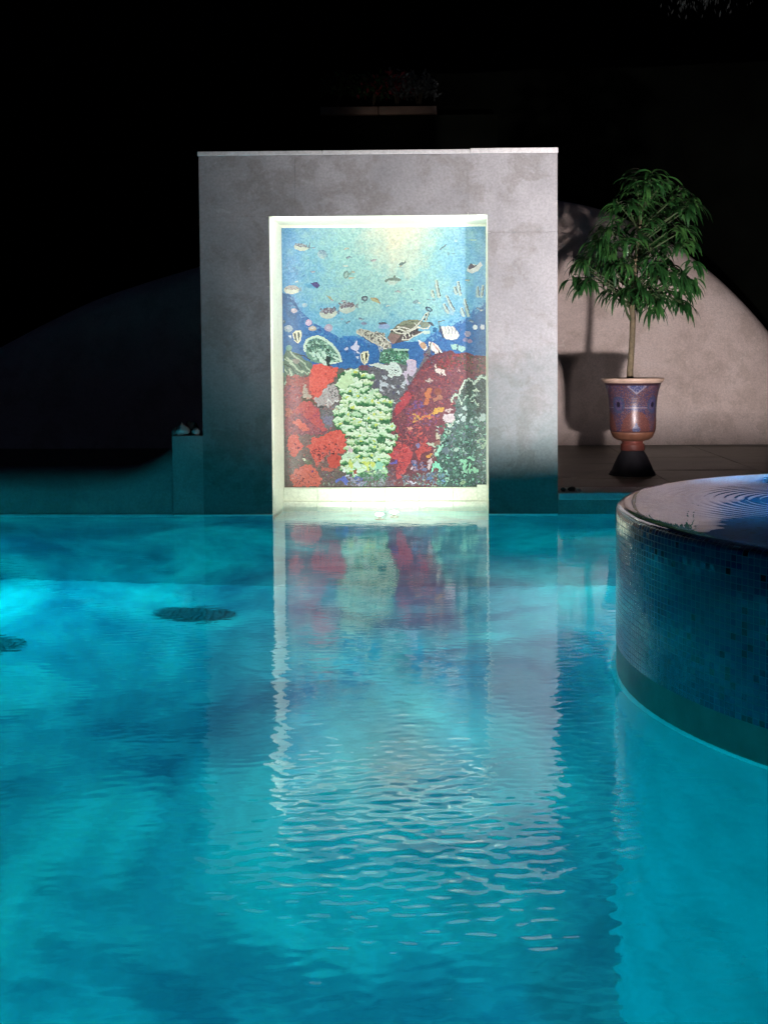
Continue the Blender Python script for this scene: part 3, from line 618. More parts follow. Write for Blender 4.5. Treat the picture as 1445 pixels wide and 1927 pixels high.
# drains on the pool floor
def drain(x, y, label):
    t = empty('floor_drain', (x, y, z0), label, 'drain', 'dark drain grates on the pool floor')
    fr = MB().lathe([(1.0,0),(1.0,.012),(.93,.02),(.88,.016),(.86,.002)], 40); gr = MB()
    fr.v = [(a*.27+x, b*.14+y, c+z0) for a, b, c in fr.v]
    for k in range(13):
        u = -.84+k*.14; hw = .13*.86*math.sqrt(max(0, 1-(u/.86)**2))+.004
        gr.box(x+u*.27-.013, x+u*.27+.013, y-hw, y+hw, z0+.006, z0+.016+.02*(1-u*u))
    gr.lathe([(.85,.002),(.01,.004)], 32); n_ = 64; gr.v[-n_:] = [(a*.27+x, b*.14+y, c+z0) for a, b, c in gr.v[-n_:]]
    fr.build('frame', M['grate'], t, True); gr.build('grate', M['grate'], t)
drain(-1.735, 6.75, 'dark oval grate on the pool floor, the one fully in view')
drain(-2.84, 6.13, 'dark oval grate on the pool floor cut off by the left picture edge')

# ---------------------------------------------------------------- mural wall
mw = empty('mural_wall', ((XL+XR)/2, YW, 0), 'tall grey limestone wall rising from the pool around a lit niche with a reef mosaic', 'wall')
core = MB(); e = .0035; YB = YW+1.0
core.box(XL+e, NL-.02, YW+e, YB, -2.25, HT-.045); core.box(NR+.02, XR-e, YW+e, YB, -2.25, HT-.045); core.box(NL-.02, NR+.02, YW+e, YB, NH+.02, HT-.045)
core.box(NL-.02, NR+.02, YW+ND+.02, YB, -2.25, NH+.02); 
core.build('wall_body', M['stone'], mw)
cl = MB(); G = .0011
def panel(x0, x1, za, zb): cl.box(x0+G, x1-G, YW, YW+e-.0005, za+G, zb-G)
t1, t2, xj = 1.962, 1.347, .044
for a, b in ((0, .105), (.105, .75), (.75, t2), (t2, t1)): panel(NR, XR, a, b)
cl.box(NR+G, XR-G, YW, YW+e-.0005, t1+G, NH)
cl.box(xj+G, XR-G, YW, YW+e-.0005, NH, HT-.046-G)
for a, b in ((0, .105), (.105, .95), (.95, 1.6)): panel(XL, NL, a, b)
panel(XL, NL, 1.6, NH); panel(XL, -1.15, NH, HT-.046); panel(-1.15, xj, NH, HT-.046)
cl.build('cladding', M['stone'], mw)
cpg = MB()
for a, b in ((XL-.006, -.96), (-.9585, .06), (.0615, XR+.004)): cpg.box(a, b, YW-.008, YB+.01, HT-.044, HT-.014 if a < 0 else HT-.008)
cpg.build('coping', M['coping'], mw, bevel=.004)
sh = MB(); sh.box(SHX, XL+e-.001, YW+.0015, YW+.45, -2.25, SHZ); sh.build('shoulder', M['stone_low'], mw, bevel=.004)
# niche lining: two reveals, head, back strip and tiled sill
ln = MB(); q = .022
ln.box(NL-q, NL, YW+.004, YW+ND, -.22, NH+q); ln.box(NR, NR+q, YW+.004, YW+ND, -.22, NH+q); ln.box(NL, NR, YW+.004, YW+ND, NH, NH+q)
ln.box(NL, NR, YW+ND, YW+ND+.02, -.22, NH)
ln.build('niche_lining', M['jamb'], mw)
bt = MB()                                            # tiled band under the mural, with a small ledge
nt_ = 6; wd = (NR-NL)/nt_
for k in range(nt_): bt.box(NL+k*wd+.001, NL+(k+1)*wd-.001, YW+ND-.03, YW+ND-.001, .040, MZ-.006)
for k in range(nt_): bt.box(NL+k*wd+.001, NL+(k+1)*wd-.001, YW+ND-.075, YW+ND-.001, -.20, .0385)
bt.box(NL+.001, NR-.001, YW+ND-.034, YW+ND-.002, MZ-.005, MZ-.001)
bt.build('sill', M['jamb'], mw, bevel=.002)
MB().box(NR-.075, NR-.0005, YW+ND-.05, YW+ND-.036, .04, MZ+.02).build('corner_block', M['jamb'], mw, bevel=.003)
wl = MB(); wl.box(XL-.21, NL, YW-.005, YW-.0005, -.006, .007); wl.box(NR, XR, YW-.005, YW-.0005, -.006, .007)
wl.build('waterline_glint', M['scale'], mw)  # painted glint: pale strips where the meniscus would shine
MB().add([(a, b, -.006) for a, b in ((XL-.21,YW-.03),(NL,YW-.03),(NL,YW),(XL-.21,YW))], [(0,1,2,3)]).add([(a, b, -.006) for a, b in ((NR,YW-.03),(XR,YW-.03),(XR,YW),(NR,YW))], [(0,1,2,3)]).build('waterline_glow_lip', M['glow_lip'], mw)  # added sheets just under the surface to brighten the waterline

# the mosaic picture: one flat panel of 6 mm tesserae, each a face with its own colour
pic = paint_mural(); NY, NX = pic.shape[:2]
mx = np.linspace(NL+.004, NR-.004, NX+1); mz = np.linspace(NH-.02, MZ, NY+1)
gx2, gz2 = np.meshgrid(mx, mz); V2 = np.stack([gx2, np.full_like(gx2, YW+ND-.008), gz2], -1).reshape(-1, 3)
idx = np.arange(V2.shape[0]).reshape(NY+1, NX+1)
F2 = np.stack([idx[:-1,:-1], idx[1:,:-1], idx[1:,1:], idx[:-1,1:]], -1).reshape(-1, 4)
me = np_mesh('mural', V2, F2)
lin = np.where(pic <= .04045, pic/12.92, ((pic+.055)/1.055)**2.4)
ca = me.color_attributes.new('Col', 'FLOAT_COLOR', 'CORNER')
cc = np.ones((NX*NY, 4, 4), 'f'); cc[:,:,:3] = lin.reshape(-1, 1, 3); ca.data.foreach_set('color', cc.ravel())
mo = link('mural', me, M['mural'], mw)
mo['label'] = 'underwater reef mosaic with a sea turtle, fish and red and green corals'
MB().box(NL+.002, NR-.002, YW+ND-.007, YW+ND-.001, MZ-.0005, NH-.012).build('mural_backing', M['jamb'], mw)
# two submerged lamps in the niche basin
def niche_lamp(x, y, label):
    t = empty('niche_lamp', (x, y, -.22), label, 'lamp', 'small underwater lamps at the foot of the mural')
    MB().lathe([(.034,-.22),(.034,-.205),(.012,-.20),(.012,-.03),(.026,-.02),(.027,-.008)], 24, (x,y)).build('housing', M['metal'], t, True)
    m, nt, b, nd, lk = new_mat('lamp_lens'); b.inputs['Base Color'].default_value = (.9,.95,.9,1); b.inputs['Emission Color'].default_value = (.9,1,.92,1); b.inputs['Emission Strength'].default_value = 9
    MB().lathe([(.028,-.008),(.030,.001),(.026,.006),(.016,.010),(.003,.011)], 24, (x,y)).build('lens', m, t, True)
niche_lamp(-.585, YW+.03, 'nearer left one of the two small bright lamps in the water below the mural')
niche_lamp(-.49, YW+.14, 'farther right one of the two small bright lamps in the water below the mural')

# stones lying on the shoulder and the coping
def rock(name, c, s, mat, label, seed, group=None, point=0):
    bm = bmesh.new(); bmesh.ops.create_icosphere(bm, subdivisions=3, radius=1)
    for v in bm.verts:
        n_ = noise.noise(v.co*1.3+Vector((seed,0,0)))*.35+1
        v.co = Vector((v.co.x*s[0]*n_*(1-point*max(0,v.co.z)), v.co.y*s[1]*n_, max(v.co.z,-.75)*s[2]*n_*(1+point*.4*max(0,v.co.z))))
    lo = min(v.co.z for v in bm.verts)
    for v in bm.verts: v.co.z -= lo
    me = bpy.data.meshes.new(name); bm.to_mesh(me); bm.free()
    o = bpy.data.objects.new(name, me); COL.objects.link(o); me.materials.append(mat); o.location = c
    me.polygons.foreach_set('use_smooth', [True]*len(me.polygons)); return tag(o, label, 'stone', group)
GS = 'stones lying on the low shoulder of the mural wall'
rock('stone', (-1.975, YW+.05, SHZ), (.052,.04,.040), M['pebble'], 'pale pointed triangular stone in the middle of the wall shoulder', 1, GS, .8)
rock('stone', (-1.875, YW+.045, SHZ), (.028,.028,.027), M['pebble'], 'small round pale stone on the shoulder against the tall wall', 4, GS)
rock('stone', (-2.028, YW+.06, SHZ-.004), (.022,.03,.030), M['skirt'], 'dim greenish stone at the outer left end of the wall shoulder', 8, GS)
rock('stone', (-1.93, YW+.12, SHZ), (.05,.04,.05), M['pebble_dark'], 'dark stone behind the pale ones on the wall shoulder', 12, GS)
GD = 'pebbles on the pool coping beside the wall'
rock('stone', (.705, YW+.06, DZ+.004), (.018,.016,.016), M['pebble_dark'], 'tiny dark pebble on the coping touching the mural wall', 14, GD)
rock('stone', (.768, YW+.09, DZ+.004), (.026,.02,.017), M['pebble_dark'], 'dark pebble on the coping between the wall and a pale pebble', 18, GD)
rock('stone', (.815, YW+.05, DZ+.004), (.017,.017,.012), M['pebble'], 'tiny pale pebble on the coping, farthest from the wall', 21, GD)

# ---------------------------------------------------------------- low curved garden wall left of the mural wall
cw = MB(); n = 44; prof = []
for i in range(n+1):
    x = PX0-2 + (SHX-.004-(PX0-2))*i/n
    h = .33 + .17*max(0, 1-(SHX-x)/.35)**1.5
    row = [(x, YW+.012, -2.2)] + [(x, YW+.012, 0)]
    for k in range(9):
        a = PI*k/8; row.append((x, YW+.012+.20-.20*math.cos(a), h-.16+.16*math.sin(a)))
    row.append((x, YW+.412, -.1)); prof.append(row)
m_ = len(prof[0]); cw.add([p for r in prof for p in r], [(i*m_+k, (i+1)*m_+k, (i+1)*m_+k+1, i*m_+k+1) for i in range(n) for k in range(m_-1)])
t = empty('low_garden_wall', (-3.5, YW, 0), 'low rounded plaster wall at the water edge left of the mural wall', 'wall')
cw.build('wall_body', M['stone_low'], t, True)
MB().box(PX0, SHX-.002, YW+.006, YW+.0115, -.006, .010).build('waterline_glint', M['scale'], t)  # same pale strip as painted waterline glint

# ---------------------------------------------------------------- the big rounded plaster dome behind
P = [(-8.2,.0),(-7.2,.25),(-6.2,.75),(-5.383,1.225),(-5.0,1.42),(-4.6,1.62),(-4.124,1.834),(-3.563,2.014),(-3.035,2.164),(-2.2,2.42),(-1.2,2.68),(-.2,2.86),(.6,2.935),(1.108,2.903),(1.594,2.797),(2.019,2.601),(2.4,2.39),(2.688,2.175),(2.92,1.98),(3.115,1.785),(3.32,1.56),(3.512,1.327),(3.75,.95),(3.95,.5),(4.05,0)]
def prof_h(x):
    for (a, ha), (b, hb) in zip(P, P[1:]):
        if a <= x <= b: t_ = (x-a)/(b-a); return ha+(hb-ha)*t_
    return 0
hs_ = np.interp(np.linspace(-8.2, 4.05, 160), [p[0] for p in P], [p[1] for p in P])
for _ in range(6): hs_[1:-1] = (hs_[:-2]+2*hs_[1:-1]+hs_[2:])/4
dm = MB(); rows = []; NP = 40
for i, x in enumerate(np.linspace(-8.2, 4.05, 160)):
    H_ = max(hs_[i], .02)+.0; row = []
    for k in range(NP+1):
        t_ = PI*k/NP; ex = .62
        yy = 12.35 - math.copysign(abs(math.cos(t_))**ex, math.cos(t_))*(.75 if t_ < PI/2 else 1.6)*(.35+.65*min(1, H_/1.5))
        zz = H_*math.sin(t_)**.62 if 0 < t_ < PI else 0
        o_ = noise.noise(Vector((x*1.2, yy*1.2, zz*1.2)))*.02
        row.append((x, yy+o_, DZ-.02+zz*(1-(DZ-.02)/max(H_,.3)) if H_ > .3 else DZ-.02+zz*.3))
    rows.append(row)
m_ = NP+1; dm.add([p for r in rows for p in r], [(i*m_+k, (i+1)*m_+k, (i+1)*m_+k+1, i*m_+k+1) for i in range(len(rows)-1) for k in range(NP)])
me = dm.mesh('plaster_dome'); o = link('plaster_dome', me, M['stucco'], None, True, loc=(-1, 12.35, DZ))
tag(o, 'huge low rounded plaster dome rising behind the mural wall and the potted tree', 'dome')

# ---------------------------------------------------------------- spa
spa = empty('spa_tub', (CX, CY, 0), 'raised round spa clad in navy mosaic tiles at the right of the pool', 'spa tub')
def cyl_uv(prof, n, tile, name, mat, parent, smooth=True):
    mb = MB(); v = []; f = []; uv = []
    L = [0]
    for (r0, z0_), (r1, z1_) in zip(prof, prof[1:]): L.append(L[-1]+math.hypot(r1-r0, z1_-z0_))
    for (r, z) in prof:
        for k in range(n+1): a = 2*PI*k/n; v.append((CX+r*math.cos(a), CY+r*math.sin(a), z))
    for i in range(len(prof)-1):
        for k in range(n):
            a = i*(n+1)+k; f.append((a, a+1, a+n+2, a+n+1)); R0 = CR
            for kk, ii in ((k,i),(k+1,i),(k+1,i+1),(k,i+1)): uv.append((2*PI*kk/n*R0/tile, L[ii]/tile))
    me = bpy.data.meshes.new(name); me.from_pydata(v, [], f); ul = me.uv_layers.new(name='UVMap')
    for l, u in zip(ul.data, uv): l.uv = u
    return link(name, me, mat, parent, smooth)
cyl_uv([(CR-.006,-PD),(CR-.004,-.006)], 160, .0168, 'underwater_wall', M['tub_plaster'], spa)
MB().lathe([(CR-.002,-.012),(CR-.002,.10)], 160, (CX,CY), False).build('skirting', M['skirt'], spa, True)
MB().lathe([(CR-.004,-.0045),(CR+.016,-.0050)], 200, (CX,CY), False).build('waterline_glow_lip', M['glow_lip'], spa, True)  # added ring that makes the bright cyan line round the spa
cyl_uv([(CR-.002,.1005),(CR,.101),(CR,CH-.022),(CR-.003,CH-.012),(CR-.010,CH-.005),(CR-.022,CH-.002),(CR-.05,CH-.002),(CR-.055,CH-.008),(CR-.06,CH-.03),(CR-.06,CH-.42)], 200, .0195, 'tiled_wall', M['tile'], spa)
cyl_uv([(CR-.06,CH-.42),(CR-.30,CH-.421),(CR-.31,CH-.50),(.02,CH-.505)], 96, .021, 'tiled_bench', M['spa_in'], spa)
# film of water spilling over the rim: rippled disc that rounds down at the edge
RC = (1.26, 3.74); na, nr = 300, 260; V3 = []
for i in range(nr+1):
    t_ = (i/nr)
    for k in range(na):
        a = 2*PI*k/na; dx, dy = math.cos(a), math.sin(a)
        ox, oy = RC[0]-CX, RC[1]-CY; bq = ox*dx+oy*dy; R_ = CR-.012; D_ = -bq+math.sqrt(bq*bq-(ox*ox+oy*oy-R_*R_))
        r = D_*t_; x, y = RC[0]+dx*r, RC[1]+dy*r
        edge = R_-math.hypot(x-CX, y-CY)
        env = math.exp(-((r-.30)/.20)**2)
        z = CH+.0045 - .0075*math.exp(-edge/.012)
        z += .00042*env*math.sin(2*PI*r/.037)+.00010*env*math.sin(4*PI*r/.037+1)
        z += .0003*noise.noise(Vector((x*7, y*7, 0)))*min(1, edge/.1)+.00012*noise.noise(Vector((x*22, y*22, 3)))*min(1, edge/.1)
        z += .0012*math.exp(-(r/.09)**2)*noise.noise(Vector((x*30, y*30, 9)))
        V3.append((x, y, z))
V3 = np.array(V3); I = np.arange((nr+1)*na).reshape(nr+1, na)
F3 = np.stack([I[1:-1], I[2:], np.roll(I[2:],-1,1), np.roll(I[1:-1],-1,1)], -1).reshape(-1, 4)
me = np_mesh('spa_water', V3, F3, [I[1]])
link('water', me, M['spa_water'], spa, True)['label'] = 'still spa water with fine rings spreading over it'

# ---------------------------------------------------------------- potted tree
PX, PY = 1.372, 8.6
st = empty('pot_stand', (PX, PY, DZ), 'dark flared stone stand under the painted pot', 'stand')
MB().lathe([(.182,DZ+.001),(.182,DZ+.02),(.168,DZ+.035),(.15,DZ+.08),(.118,DZ+.15),(.092,DZ+.19),(.09,DZ+.197)], 48, (PX,PY)).build('stand_body', M['pot_dark'], st, True)
MB().lathe([(.188,DZ+.0005),(.19,DZ+.006),(.183,DZ+.012)], 48, (PX,PY)).build('plinth', M['pot_dark'], st, True)
pt = empty('painted_pot', (PX, PY, DZ+.2), 'terracotta goblet pot painted with red and blue medallions', 'plant pot')
MB().lathe([(.094,DZ+.198),(.098,DZ+.205),(.094,DZ+.235),(.097,DZ+.248),(.085,DZ+.254),(.082,DZ+.27),(.10,DZ+.276)], 48, (PX,PY)).build('foot', plain('red_clay', (.20,.055,.04), .5), pt, True)
MB().lathe([(.085,DZ+.275),(.13,DZ+.285),(.158,DZ+.305),(.172,DZ+.335),(.179,DZ+.352)], 64, (PX,PY)).build('lower_band', M['terracotta'], pt, True)
pr = [(.179,.3525),(.185,.38),(.187,.43),(.187,.48),(.188,.53),(.191,.58),(.197,.63),(.207,.68),(.219,.72),(.228,.742)]
zz = np.linspace(.3525,.742,64); rr = np.interp(zz, [p[1] for p in pr], [p[0] for p in pr]); na = 180
v = [(PX+r*math.cos(2*PI*k/na), PY+r*math.sin(2*PI*k/na), DZ+z) for r, z in zip(rr, zz) for k in range(na)]
f = []; cols = []
rnd = random.Random(4)
def paint(a, h):           # a: angle from the camera-facing side in turns of 90 deg, h: 0..1 up the body
    u = (a*4+.5) % 1 - .5; s = rnd.random(); v_ = h-.5
    c = (.15,.070,.075) if s < .38 else (.22,.12,.13) if s < .58 else (.09,.06,.11) if s < .8 else (.05,.06,.15)
    if h < .43 and abs(u)/.42 < math.sqrt(max(0, 1-(h/.43)**2)): c = (.17,.065,.055) if s < .7 else (.24,.09,.075)
    dd = abs(u)*1.1+abs(h-.94)*1.5
    if dd < .2: c = (.07,.08,.20) if s < .7 else (.22,.22,.32)
    elif dd < .25: c = (.32,.28,.34)
    d2 = math.hypot((abs(u)-.50)*1.0, (h-.56)*1.1)
    if d2 < .065: c = (.020,.012,.03)
    elif d2 < .13: c = (.08,.07,.20) if s < .6 else (.16,.12,.18)
    elif d2 < .20 and s < .65: c = (.08,.10,.17)
    if abs(v_) < .012 and abs(u) < .3: c = (.34,.30,.36)
    if abs(abs(v_-.0)-.03) < .012 and abs(u) < .25 and s < .6: c = (.12,.11,.22)
    d3 = abs(u)*1.4+abs(h-.05)*1.2
    if d3 < .17: c = (.09,.10,.20) if s < .7 else (.2,.2,.28)
    if h > .965 or h < .012: c = (.06,.03,.04)
    return tuple(.66*q for q in c)
for i in range(63):
    for k in range(na):
        a, b = i*na+k, i*na+(k+1)%na; f.append((a, b, b+na, a+na)); cols.append(paint(((k+.5)/na+.25) % 1, i/62))
me = bpy.data.meshes.new('bowl'); me.from_pydata(v, [], f); ca = me.color_attributes.new('Col', 'FLOAT_COLOR', 'CORNER')
cc = np.ones((len(f), 4, 4), 'f'); cc[:,:,:3] = np.array(cols)[:,None,:]; ca.data.foreach_set('color', cc.ravel())
link('bowl', me, M['pot_paint'], pt, True)
MB().lathe([(.226,DZ+.742),(.242,DZ+.752),(.251,DZ+.765),(.251,DZ+.775),(.245,DZ+.782),(.232,DZ+.780),(.218,DZ+.74),(.205,DZ+.70)], 72, (PX,PY), False).build('rim', M['rim'], pt, True)
MB().lathe([(.216,DZ+.715),(.10,DZ+.728),(.01,DZ+.732)], 48, (PX,PY)).build('soil', M['soil'], pt, True)

tr = empty('potted_tree', (PX, PY, DZ+.73), 'small green tree with drooping lance-shaped leaves growing in the painted pot', 'tree')
tk = [(PX-.02,PY,DZ+.70),(PX-.022,PY,.98),(PX-.012,PY,1.12),(PX-.004,PY,1.26),(PX-.0,PY,1.40),(PX-.005,PY,1.55),(PX+.01,PY+.01,1.75),(PX+.03,PY,1.98),(PX+.06,PY,2.2),(PX+.07,PY,2.42)]
MB().tube(tk, [.030,.026,.024,.023,.024,.021,.018,.014,.010,.005], 12).build('trunk', M['bark'], tr, True)
CL = [(1213,335),(1190,355),(1226,350),(1248,345),(1255,365),(1180,378),(1205,372),(1235,385),(1275,390),(1165,402),(1190,402),(1215,412),(1250,410),(1283,412),(1145,430),(1170,430),(1205,435),(1235,440),(1268,440),(1292,445),(1125,450),(1150,458),(1185,460),(1220,465),(1255,470),(1290,475),(1110,475),(1135,480),(1165,485),(1200,490),(1235,495),(1268,500),(1298,505),(1122,500),(1150,508),(1180,512),(1215,520),(1245,520),(1280,525),(1298,535),(1100,488),(1195,540),(1222,545),(1262,540),(1285,548),(1160,520),(1205,500),(1240,455)]
CL += [(1215,578),(1196,560),(1168,556),(1240,560),(1148,548),(1200,555),(1088,500),(1082,522),(1302,548),(1290,575),(1085,540),(1215,585),(1140,395),(1300,400),(1292,372),(1250,560)]
S_ = 232.; rl = random.Random(12); brs = MB(); lv = MB()
tips = []
for (a, b) in CL:
    if b > 450: b += 6+rl.uniform(-8,8); a += rl.uniform(-8,8)
    a = 1192+(a-1192)*.93; X_ = PX+(a-1188)/S_; Z_ = 1.074+(688-b)/S_; dx = X_-(PX+.02); rad = .52*math.sqrt(max(.08, 1-((Z_-1.95)/.68)**2))
    dmax = math.sqrt(max(.003, rad*rad-dx*dx)); n_ = 1 if rl.random() < .45 else 2
    for k in range(n_): tips.append(Vector((X_+rl.uniform(-.04,.04), PY+rl.choice((-1,1))*dmax*rl.uniform(.15,.95), Z_+rl.uniform(-.03,.03))))
def tp(z):
    for p, q_ in zip(tk, tk[1:]):
        if p[2] <= z <= q_[2]: t_ = (z-p[2])/(q_[2]-p[2]); return Vector(p).lerp(Vector(q_), t_)
    return Vector(tk[-1])
def leaf(mb, base, d, L, w):
    """lance-shaped blade, folded on its midrib, bending down towards its tip"""
    d = d.normalized(); side = d.cross(Vector((0,0,1)));
    side = (side if side.length > .05 else Vector((1,0,0))).normalized(); p = base.copy(); v = []; n = 7
    side = (side+Vector((0,0,rl.uniform(-.5,.5)))).normalized()
    for i in range(n+1):
        t_ = i/n; wd_ = w*math.sin(PI*min(1, t_*.92+.06))**.8*(1-t_*.25); up = side.cross(d).normalized()
        v += [p-side*wd_+up*wd_*.25, p-up*wd_*.12, p+side*wd_+up*wd_*.25]
        d = (d+Vector((0,0,-.22-.12*t_))).normalized(); p = p+d*(L/n)
    mb.add(v, [(i*3+k, i*3+k+1, i*3+k+4, i*3+k+3) for i in range(n) for k in (0,1)])
for T_ in tips:
    z_ = max(1.46+rl.random()*.1, min(2.38, T_.z-.08-abs(T_.x-PX)*.35-rl.uniform(0,.12))); s_ = tp(z_)
    mid_ = s_.lerp(T_, .6)+Vector((0,0,.07 if T_.z < 1.75 else 0)); brs.tube([s_, mid_, T_], [.008,.006,.003], 6)
    out = (T_-Vector((PX,PY,1.75))); out.z *= .4; out = out.normalized()
    for k in range(rl.randint(10, 15)):
        a = rl.uniform(0, 2*PI); d = Vector((math.cos(a), math.sin(a), rl.uniform(-.45,.55)))*.9+out*.55
        leaf(lv, T_-out*rl.uniform(0,.07)+Vector((0,0,rl.uniform(-.03,.03))), d, rl.uniform(.12,.215)*(1 if rl.random()<.8 else 1.25), rl.uniform(.011,.019))
brs.tube([(PX-.006,PY,1.38),(PX-.05,PY-.02,1.45),(PX-.08,PY-.03,1.56),(PX-.12,PY-.02,1.68)], [.012,.010,.008,.005], 8)
brs.build('branches', M['twig'], tr, True); lv.build('leaves', M['leaf'], tr, True)

# ---------------------------------------------------------------- terrace, planting and hillside lost in the dark
tw = empty('terrace_wall', (0, 15, 0), 'brown retaining wall of the upper terrace, barely visible above the mural wall', 'wall')
MB().box(-2.4, .5, 14.95, 15.5, DZ-.05, 4.50).build('wall_body', M['hill'], tw)
cpm = MB()
for i in range(2): cpm.box(-1.95+i*.81, -1.95+i*.81+.80, 14.88, 15.5, 4.503, 4.61)
cpm.build('coping', M['terrace'], tw, bevel=.01)
def shrub(name, c, rx, rz, n, mats, label, cat, group, seed, size=.06):
    r = random.Random(seed); t = empty(name, c, label, cat, group)
    s = MB()
    for k in range(5):
        a = r.uniform(0, 6.28); s.tube([c, (c[0]+math.cos(a)*rx*.4, c[1]+math.sin(a)*rx*.3, c[2]+rz*.9)], [.012,.004], 5)
    s.build('stem', M['bark'], t)
    l = MB(); mi = []
    for q__, (mt, cnt) in enumerate(mats):
        for k in range(int(n*cnt)):
            a = r.uniform(0, 6.28); b = r.uniform(-.2, 1); q_ = r.random()**.4
            p = Vector((c[0]+rx*q_*math.cos(a)*math.sqrt(max(0,1-b*b*.8)), c[1]+rx*q_*math.sin(a)*math.sqrt(max(0,1-b*b*.8)), c[2]+rz*(.5+.5*b*q_)))
            u_ = Vector((r.uniform(-1,1), r.uniform(-1,1), r.uniform(-1,1))).normalized(); w_ = u_.orthogonal().normalized(); s_ = size*r.uniform(.5,1.2)
            l.add([p, p+u_*s_*.5+w_*s_*.25, p+u_*s_, p+u_*s_*.5-w_*s_*.25], [(0,1,2,3)]); mi.append(q__)
    ob = l.build('foliage', mats[0][0], t)
    for mt, _ in mats[1:]: ob.data.materials.append(mt)
    ob.data.polygons.foreach_set('material_index', mi)
GB = 'shrubs on the dark terrace above the wall'
shrub('shrub', (-1.72,15.2,4.61), .26, .55, 420, [(M['shrub'], 1)], 'dim green shrub at the left end of the faintly lit terrace', 'shrub', GB, 1, .09)
shrub('shrub', (-1.25,15.15,4.61), .28, .50, 420, [(M['shrub'], 1), (M['flower'], .25)], 'dim green shrub with red blooms, second from the left on the terrace', 'shrub', GB, 2, .09)
shrub('shrub', (-.90,15.25,4.61), .26, .58, 420, [(M['shrub2'], .6), (M['flower'], .5)], 'dim grey and red shrub, third from the left on the terrace', 'shrub', GB, 3, .09)
shrub('shrub', (-.60,15.2,4.61), .28, .52, 420, [(M['shrub2'], 1)], 'dim silvery shrub at the right end of the faintly lit terrace', 'shrub', GB, 4, .09)
hl = MB(); nxh, nyh = 60, 30; vv = []
for j in range(nyh+1):
    for i in range(nxh+1):
        x = -60+i*2.; y = 15.52+j*2.*(j > 1)+.02*j; vv.append((x, y, (DZ-.02 if j == 0 else 4.3+j*.95)+1.2*noise.noise(Vector((x*.15, y*.15, 0)))*min(1, j/2)))
hl.add(vv, [(j*(nxh+1)+i, j*(nxh+1)+i+1, (j+1)*(nxh+1)+i+1, (j+1)*(nxh+1)+i) for j in range(nyh) for i in range(nxh)])
tag(hl.build('hillside', M['hill'], None, True), 'black wooded hillside rising behind the terrace at night', kind='structure')
# tree whose lowest twigs hang into the top right corner
gt = empty('garden_tree', (5.2,17.0,4.9), 'dark garden tree whose lowest pale twigs hang into the top right corner', 'tree')
MB().tube([(5.2,17,4.6),(5.15,17,6.0),(5.0,16.8,7.4),(4.7,16.4,8.4)], [.16,.13,.10,.06], 10).build('trunk', M['bark'], gt, True)
r = random.Random(9); lb = MB(); lf = MB()
for k in range(34):
    e_ = Vector((3.05+.3*k, 15.0, 6.14+.03*(k%2))) if k < 3 else Vector((r.uniform(2.7,6.6), r.uniform(14.2,16.8), r.uniform(6.35,8.4)))
    lb.tube([(5.0,16.8,7.3), ((5.0+e_.x)/2, (16.8+e_.y)/2, max(7.6,e_.z)+.25), e_], [.03,.02,.006], 5)
    for j in range(60):
        p = e_+Vector((r.gauss(0,.22), r.gauss(0,.22), r.gauss(0,.12))); u_ = Vector((r.uniform(-.5,.5), r.uniform(-.5,.5), -1)).normalized(); w_ = u_.orthogonal().normalized(); s_ = r.uniform(.05,.11)
        lf.add([p, p+u_*s_*.5+w_*s_*.18, p+u_*s_, p+u_*s_*.5-w_*s_*.18], [(0,1,2,3)])
lb.build('limbs', M['bark'], gt, True); lf.build('crown', M['shrub2'], gt)

# ---------------------------------------------------------------- lights
def aim(o, d): o.rotation_euler = Vector(d).to_track_quat('-Z', 'Y').to_euler()
def spot(name, loc, to, W, col, size=90, blend=1, r=.05):
    l = bpy.data.lights.new(name, 'SPOT'); l.energy = W; l.color = col; l.spot_size = math.radians(size); l.spot_blend = blend; l.shadow_soft_size = r
    o = bpy.data.objects.new(name, l); COL.objects.link(o); o.location = loc; aim(o, Vector(to)-Vector(loc)); return o
def area(name, loc, d, W, col, sx, sy, spread=180):
    l = bpy.data.lights.new(name, 'AREA'); l.shape = 'RECTANGLE'; l.size = sx; l.size_y = sy; l.energy = W; l.color = col; l.spread = math.radians(spread)
    o = bpy.data.objects.new(name, l); COL.objects.link(o); o.location = loc; aim(o, d); return o
WARM = (1, .895, .92)
KS = dict(spa=1850., niche=.92, pool=1.62)
spot('spa_spot_lamp', (1.32,3.92,.590), (2.6,12.0,4.3), KS['spa'], WARM, 116, 1, .062)
spot('spa_spot_lamp', (2.25,3.45,.60), (3.0,12.0,3.4), KS['spa']*.13, WARM, 124, 1, .08)
# strips hidden behind the front edge of the niche, and the submerged niche lamps
NC = (.93, 1, .90)
cz = (NH+.1)/2
def strip(name, loc, d, W, L, vertical):
    o = area(name, loc, d, W, NC, .03, L); 
    q_ = Vector(d).to_track_quat('-Z', 'X' if not vertical else 'Y'); o.rotation_euler = q_.to_euler(); return o
NW = KS['niche']
strip('niche_strip_lamp', (NR-.004, YW+.03, cz), (-.93,.36,0), 22*NW, 1.9, True)
strip('niche_strip_lamp', (NL+.004, YW+.03, cz), (.93,.36,0), 17*NW, 1.9, True)
area('niche_top_lamp', ((NL+NR)/2, YW+.05, NH-.006), (0,.62,-.78), 6*NW, NC, 1.4, .03)
area('niche_foot_lamp', (-.54, YW+.12, .022), (0,.72,.69), 5.5*NW, (.88,1,.84), .9, .035)
CY1, CY2 = (.0,.58,.77), (.0,.63,.76)
PW = KS['pool']
spot('pool_light', (-4.3,YW-.03,-.9), (-.6,6.3,-2.2), 620*PW, CY1, 84, 1, .12)
spot('pool_light', (3.2,YW-.03,-.9), (.0,6.3,-2.2), 560*PW, CY2, 96, 1, .12)
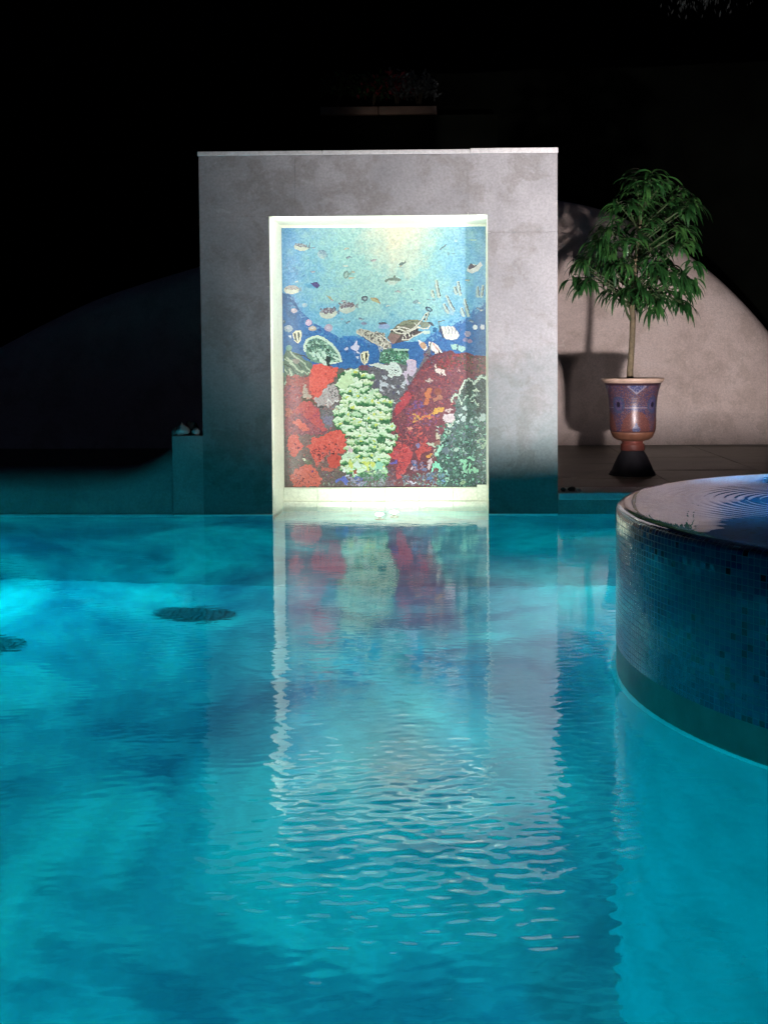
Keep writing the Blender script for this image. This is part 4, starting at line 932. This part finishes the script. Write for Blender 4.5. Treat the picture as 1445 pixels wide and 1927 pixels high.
spot('pool_light', (-2.9,.8,-1.0), (-1.2,3.4,-2.2), 400*PW, CY2, 105, 1, .12)
spot('pool_light', (2.2,.8,-1.0), (.6,3.2,-2.2), 230*PW, CY1, 105, 1, .12)
spot('pool_light', (-5.0,5.4,-.4), (-5.0,5.2,-2.2), 420*PW, CY2, 85, 1, .12)  # added unseen fill: teal bounce from the left onto the wall foot
spot('pool_light', (3.9,6.0,-.4), (3.9,6.0,-2.2), 260*PW, CY2, 80, 1, .12)  # added unseen fill on the right, also for teal bounce
spot('pool_light', (-.1,.8,-.8), (1.0,2.7,-.25), 36*PW, CY2, 60, 1, .12)  # added unseen wash to brighten the spa base and its waterline
spot('spa_underwater_lamp', (1.75,4.0,.30), (1.25,4.3,.07), 42, (.02,.45,1), 120, 1, .05)
spot('terrace_fill', (-1.0,14.3,4.15), (-1.0,15.1,4.8), 1.1, (1,.85,.75), 120, 1, .1)  # added unseen fill so the terrace shrubs show faintly

# ---------------------------------------------------------------- world (night) and camera
wd_ = bpy.data.worlds.new('World'); sc.world = wd_; wd_.use_nodes = True
nt = wd_.node_tree; bg = nt.nodes['Background']
sky = nt.nodes.new('ShaderNodeTexSky'); sky.sky_type = 'NISHITA'; sky.sun_disc = False; sky.sun_elevation = math.radians(-4); sky.sun_rotation = math.radians(200)
nt.links.new(mixc(nt, sky.outputs[0], (.45,.62,1.25), 1., 'MULTIPLY'), bg.inputs[0]); bg.inputs[1].default_value = .15

cam = bpy.data.cameras.new('Camera'); co = bpy.data.objects.new('Camera', cam); COL.objects.link(co); sc.camera = co
yaw, pitch, roll, pcx, pcy, fpx = .0203, .0443, -.0055, 829.2561, 768.5133, 2000.
cyw, syw, cp_, sp_ = math.cos(yaw), math.sin(yaw), math.cos(pitch), math.sin(pitch)
fw = Vector((-syw*cp_, cyw*cp_, -sp_)); ri = Vector((cyw, syw, 0)); up = ri.cross(fw)
c_, s_ = math.cos(roll), math.sin(roll); r_, u_ = c_*ri+s_*up, -s_*ri+c_*up
co.matrix_world = Matrix(((r_.x,u_.x,-fw.x,0),(r_.y,u_.y,-fw.y,0),(r_.z,u_.z,-fw.z,1.074),(0,0,0,1)))
cam.sensor_fit = 'VERTICAL'; cam.sensor_height = 36; cam.sensor_width = 27; cam.lens = fpx/1927*36
cam.shift_x = -(pcx-722.5)/1927; cam.shift_y = (pcy-963.5)/1927
cam.clip_start = .05; cam.clip_end = 400

sc.view_settings.view_transform = 'Standard'; sc.view_settings.look = 'None'; sc.view_settings.gamma = 1; sc.view_settings.exposure = 0
cy = sc.cycles; cy.use_denoising = True; cy.denoiser = 'OPENIMAGEDENOISE'; cy.max_bounces = 10; cy.diffuse_bounces = 4; cy.glossy_bounces = 4; cy.transmission_bounces = 8
cy.sample_clamp_indirect = 25; cy.caustics_refractive = True; cy.caustics_reflective = True; cy.blur_glossy = .3
try: cy.use_adaptive_sampling = True; cy.adaptive_threshold = .01
except Exception: pass
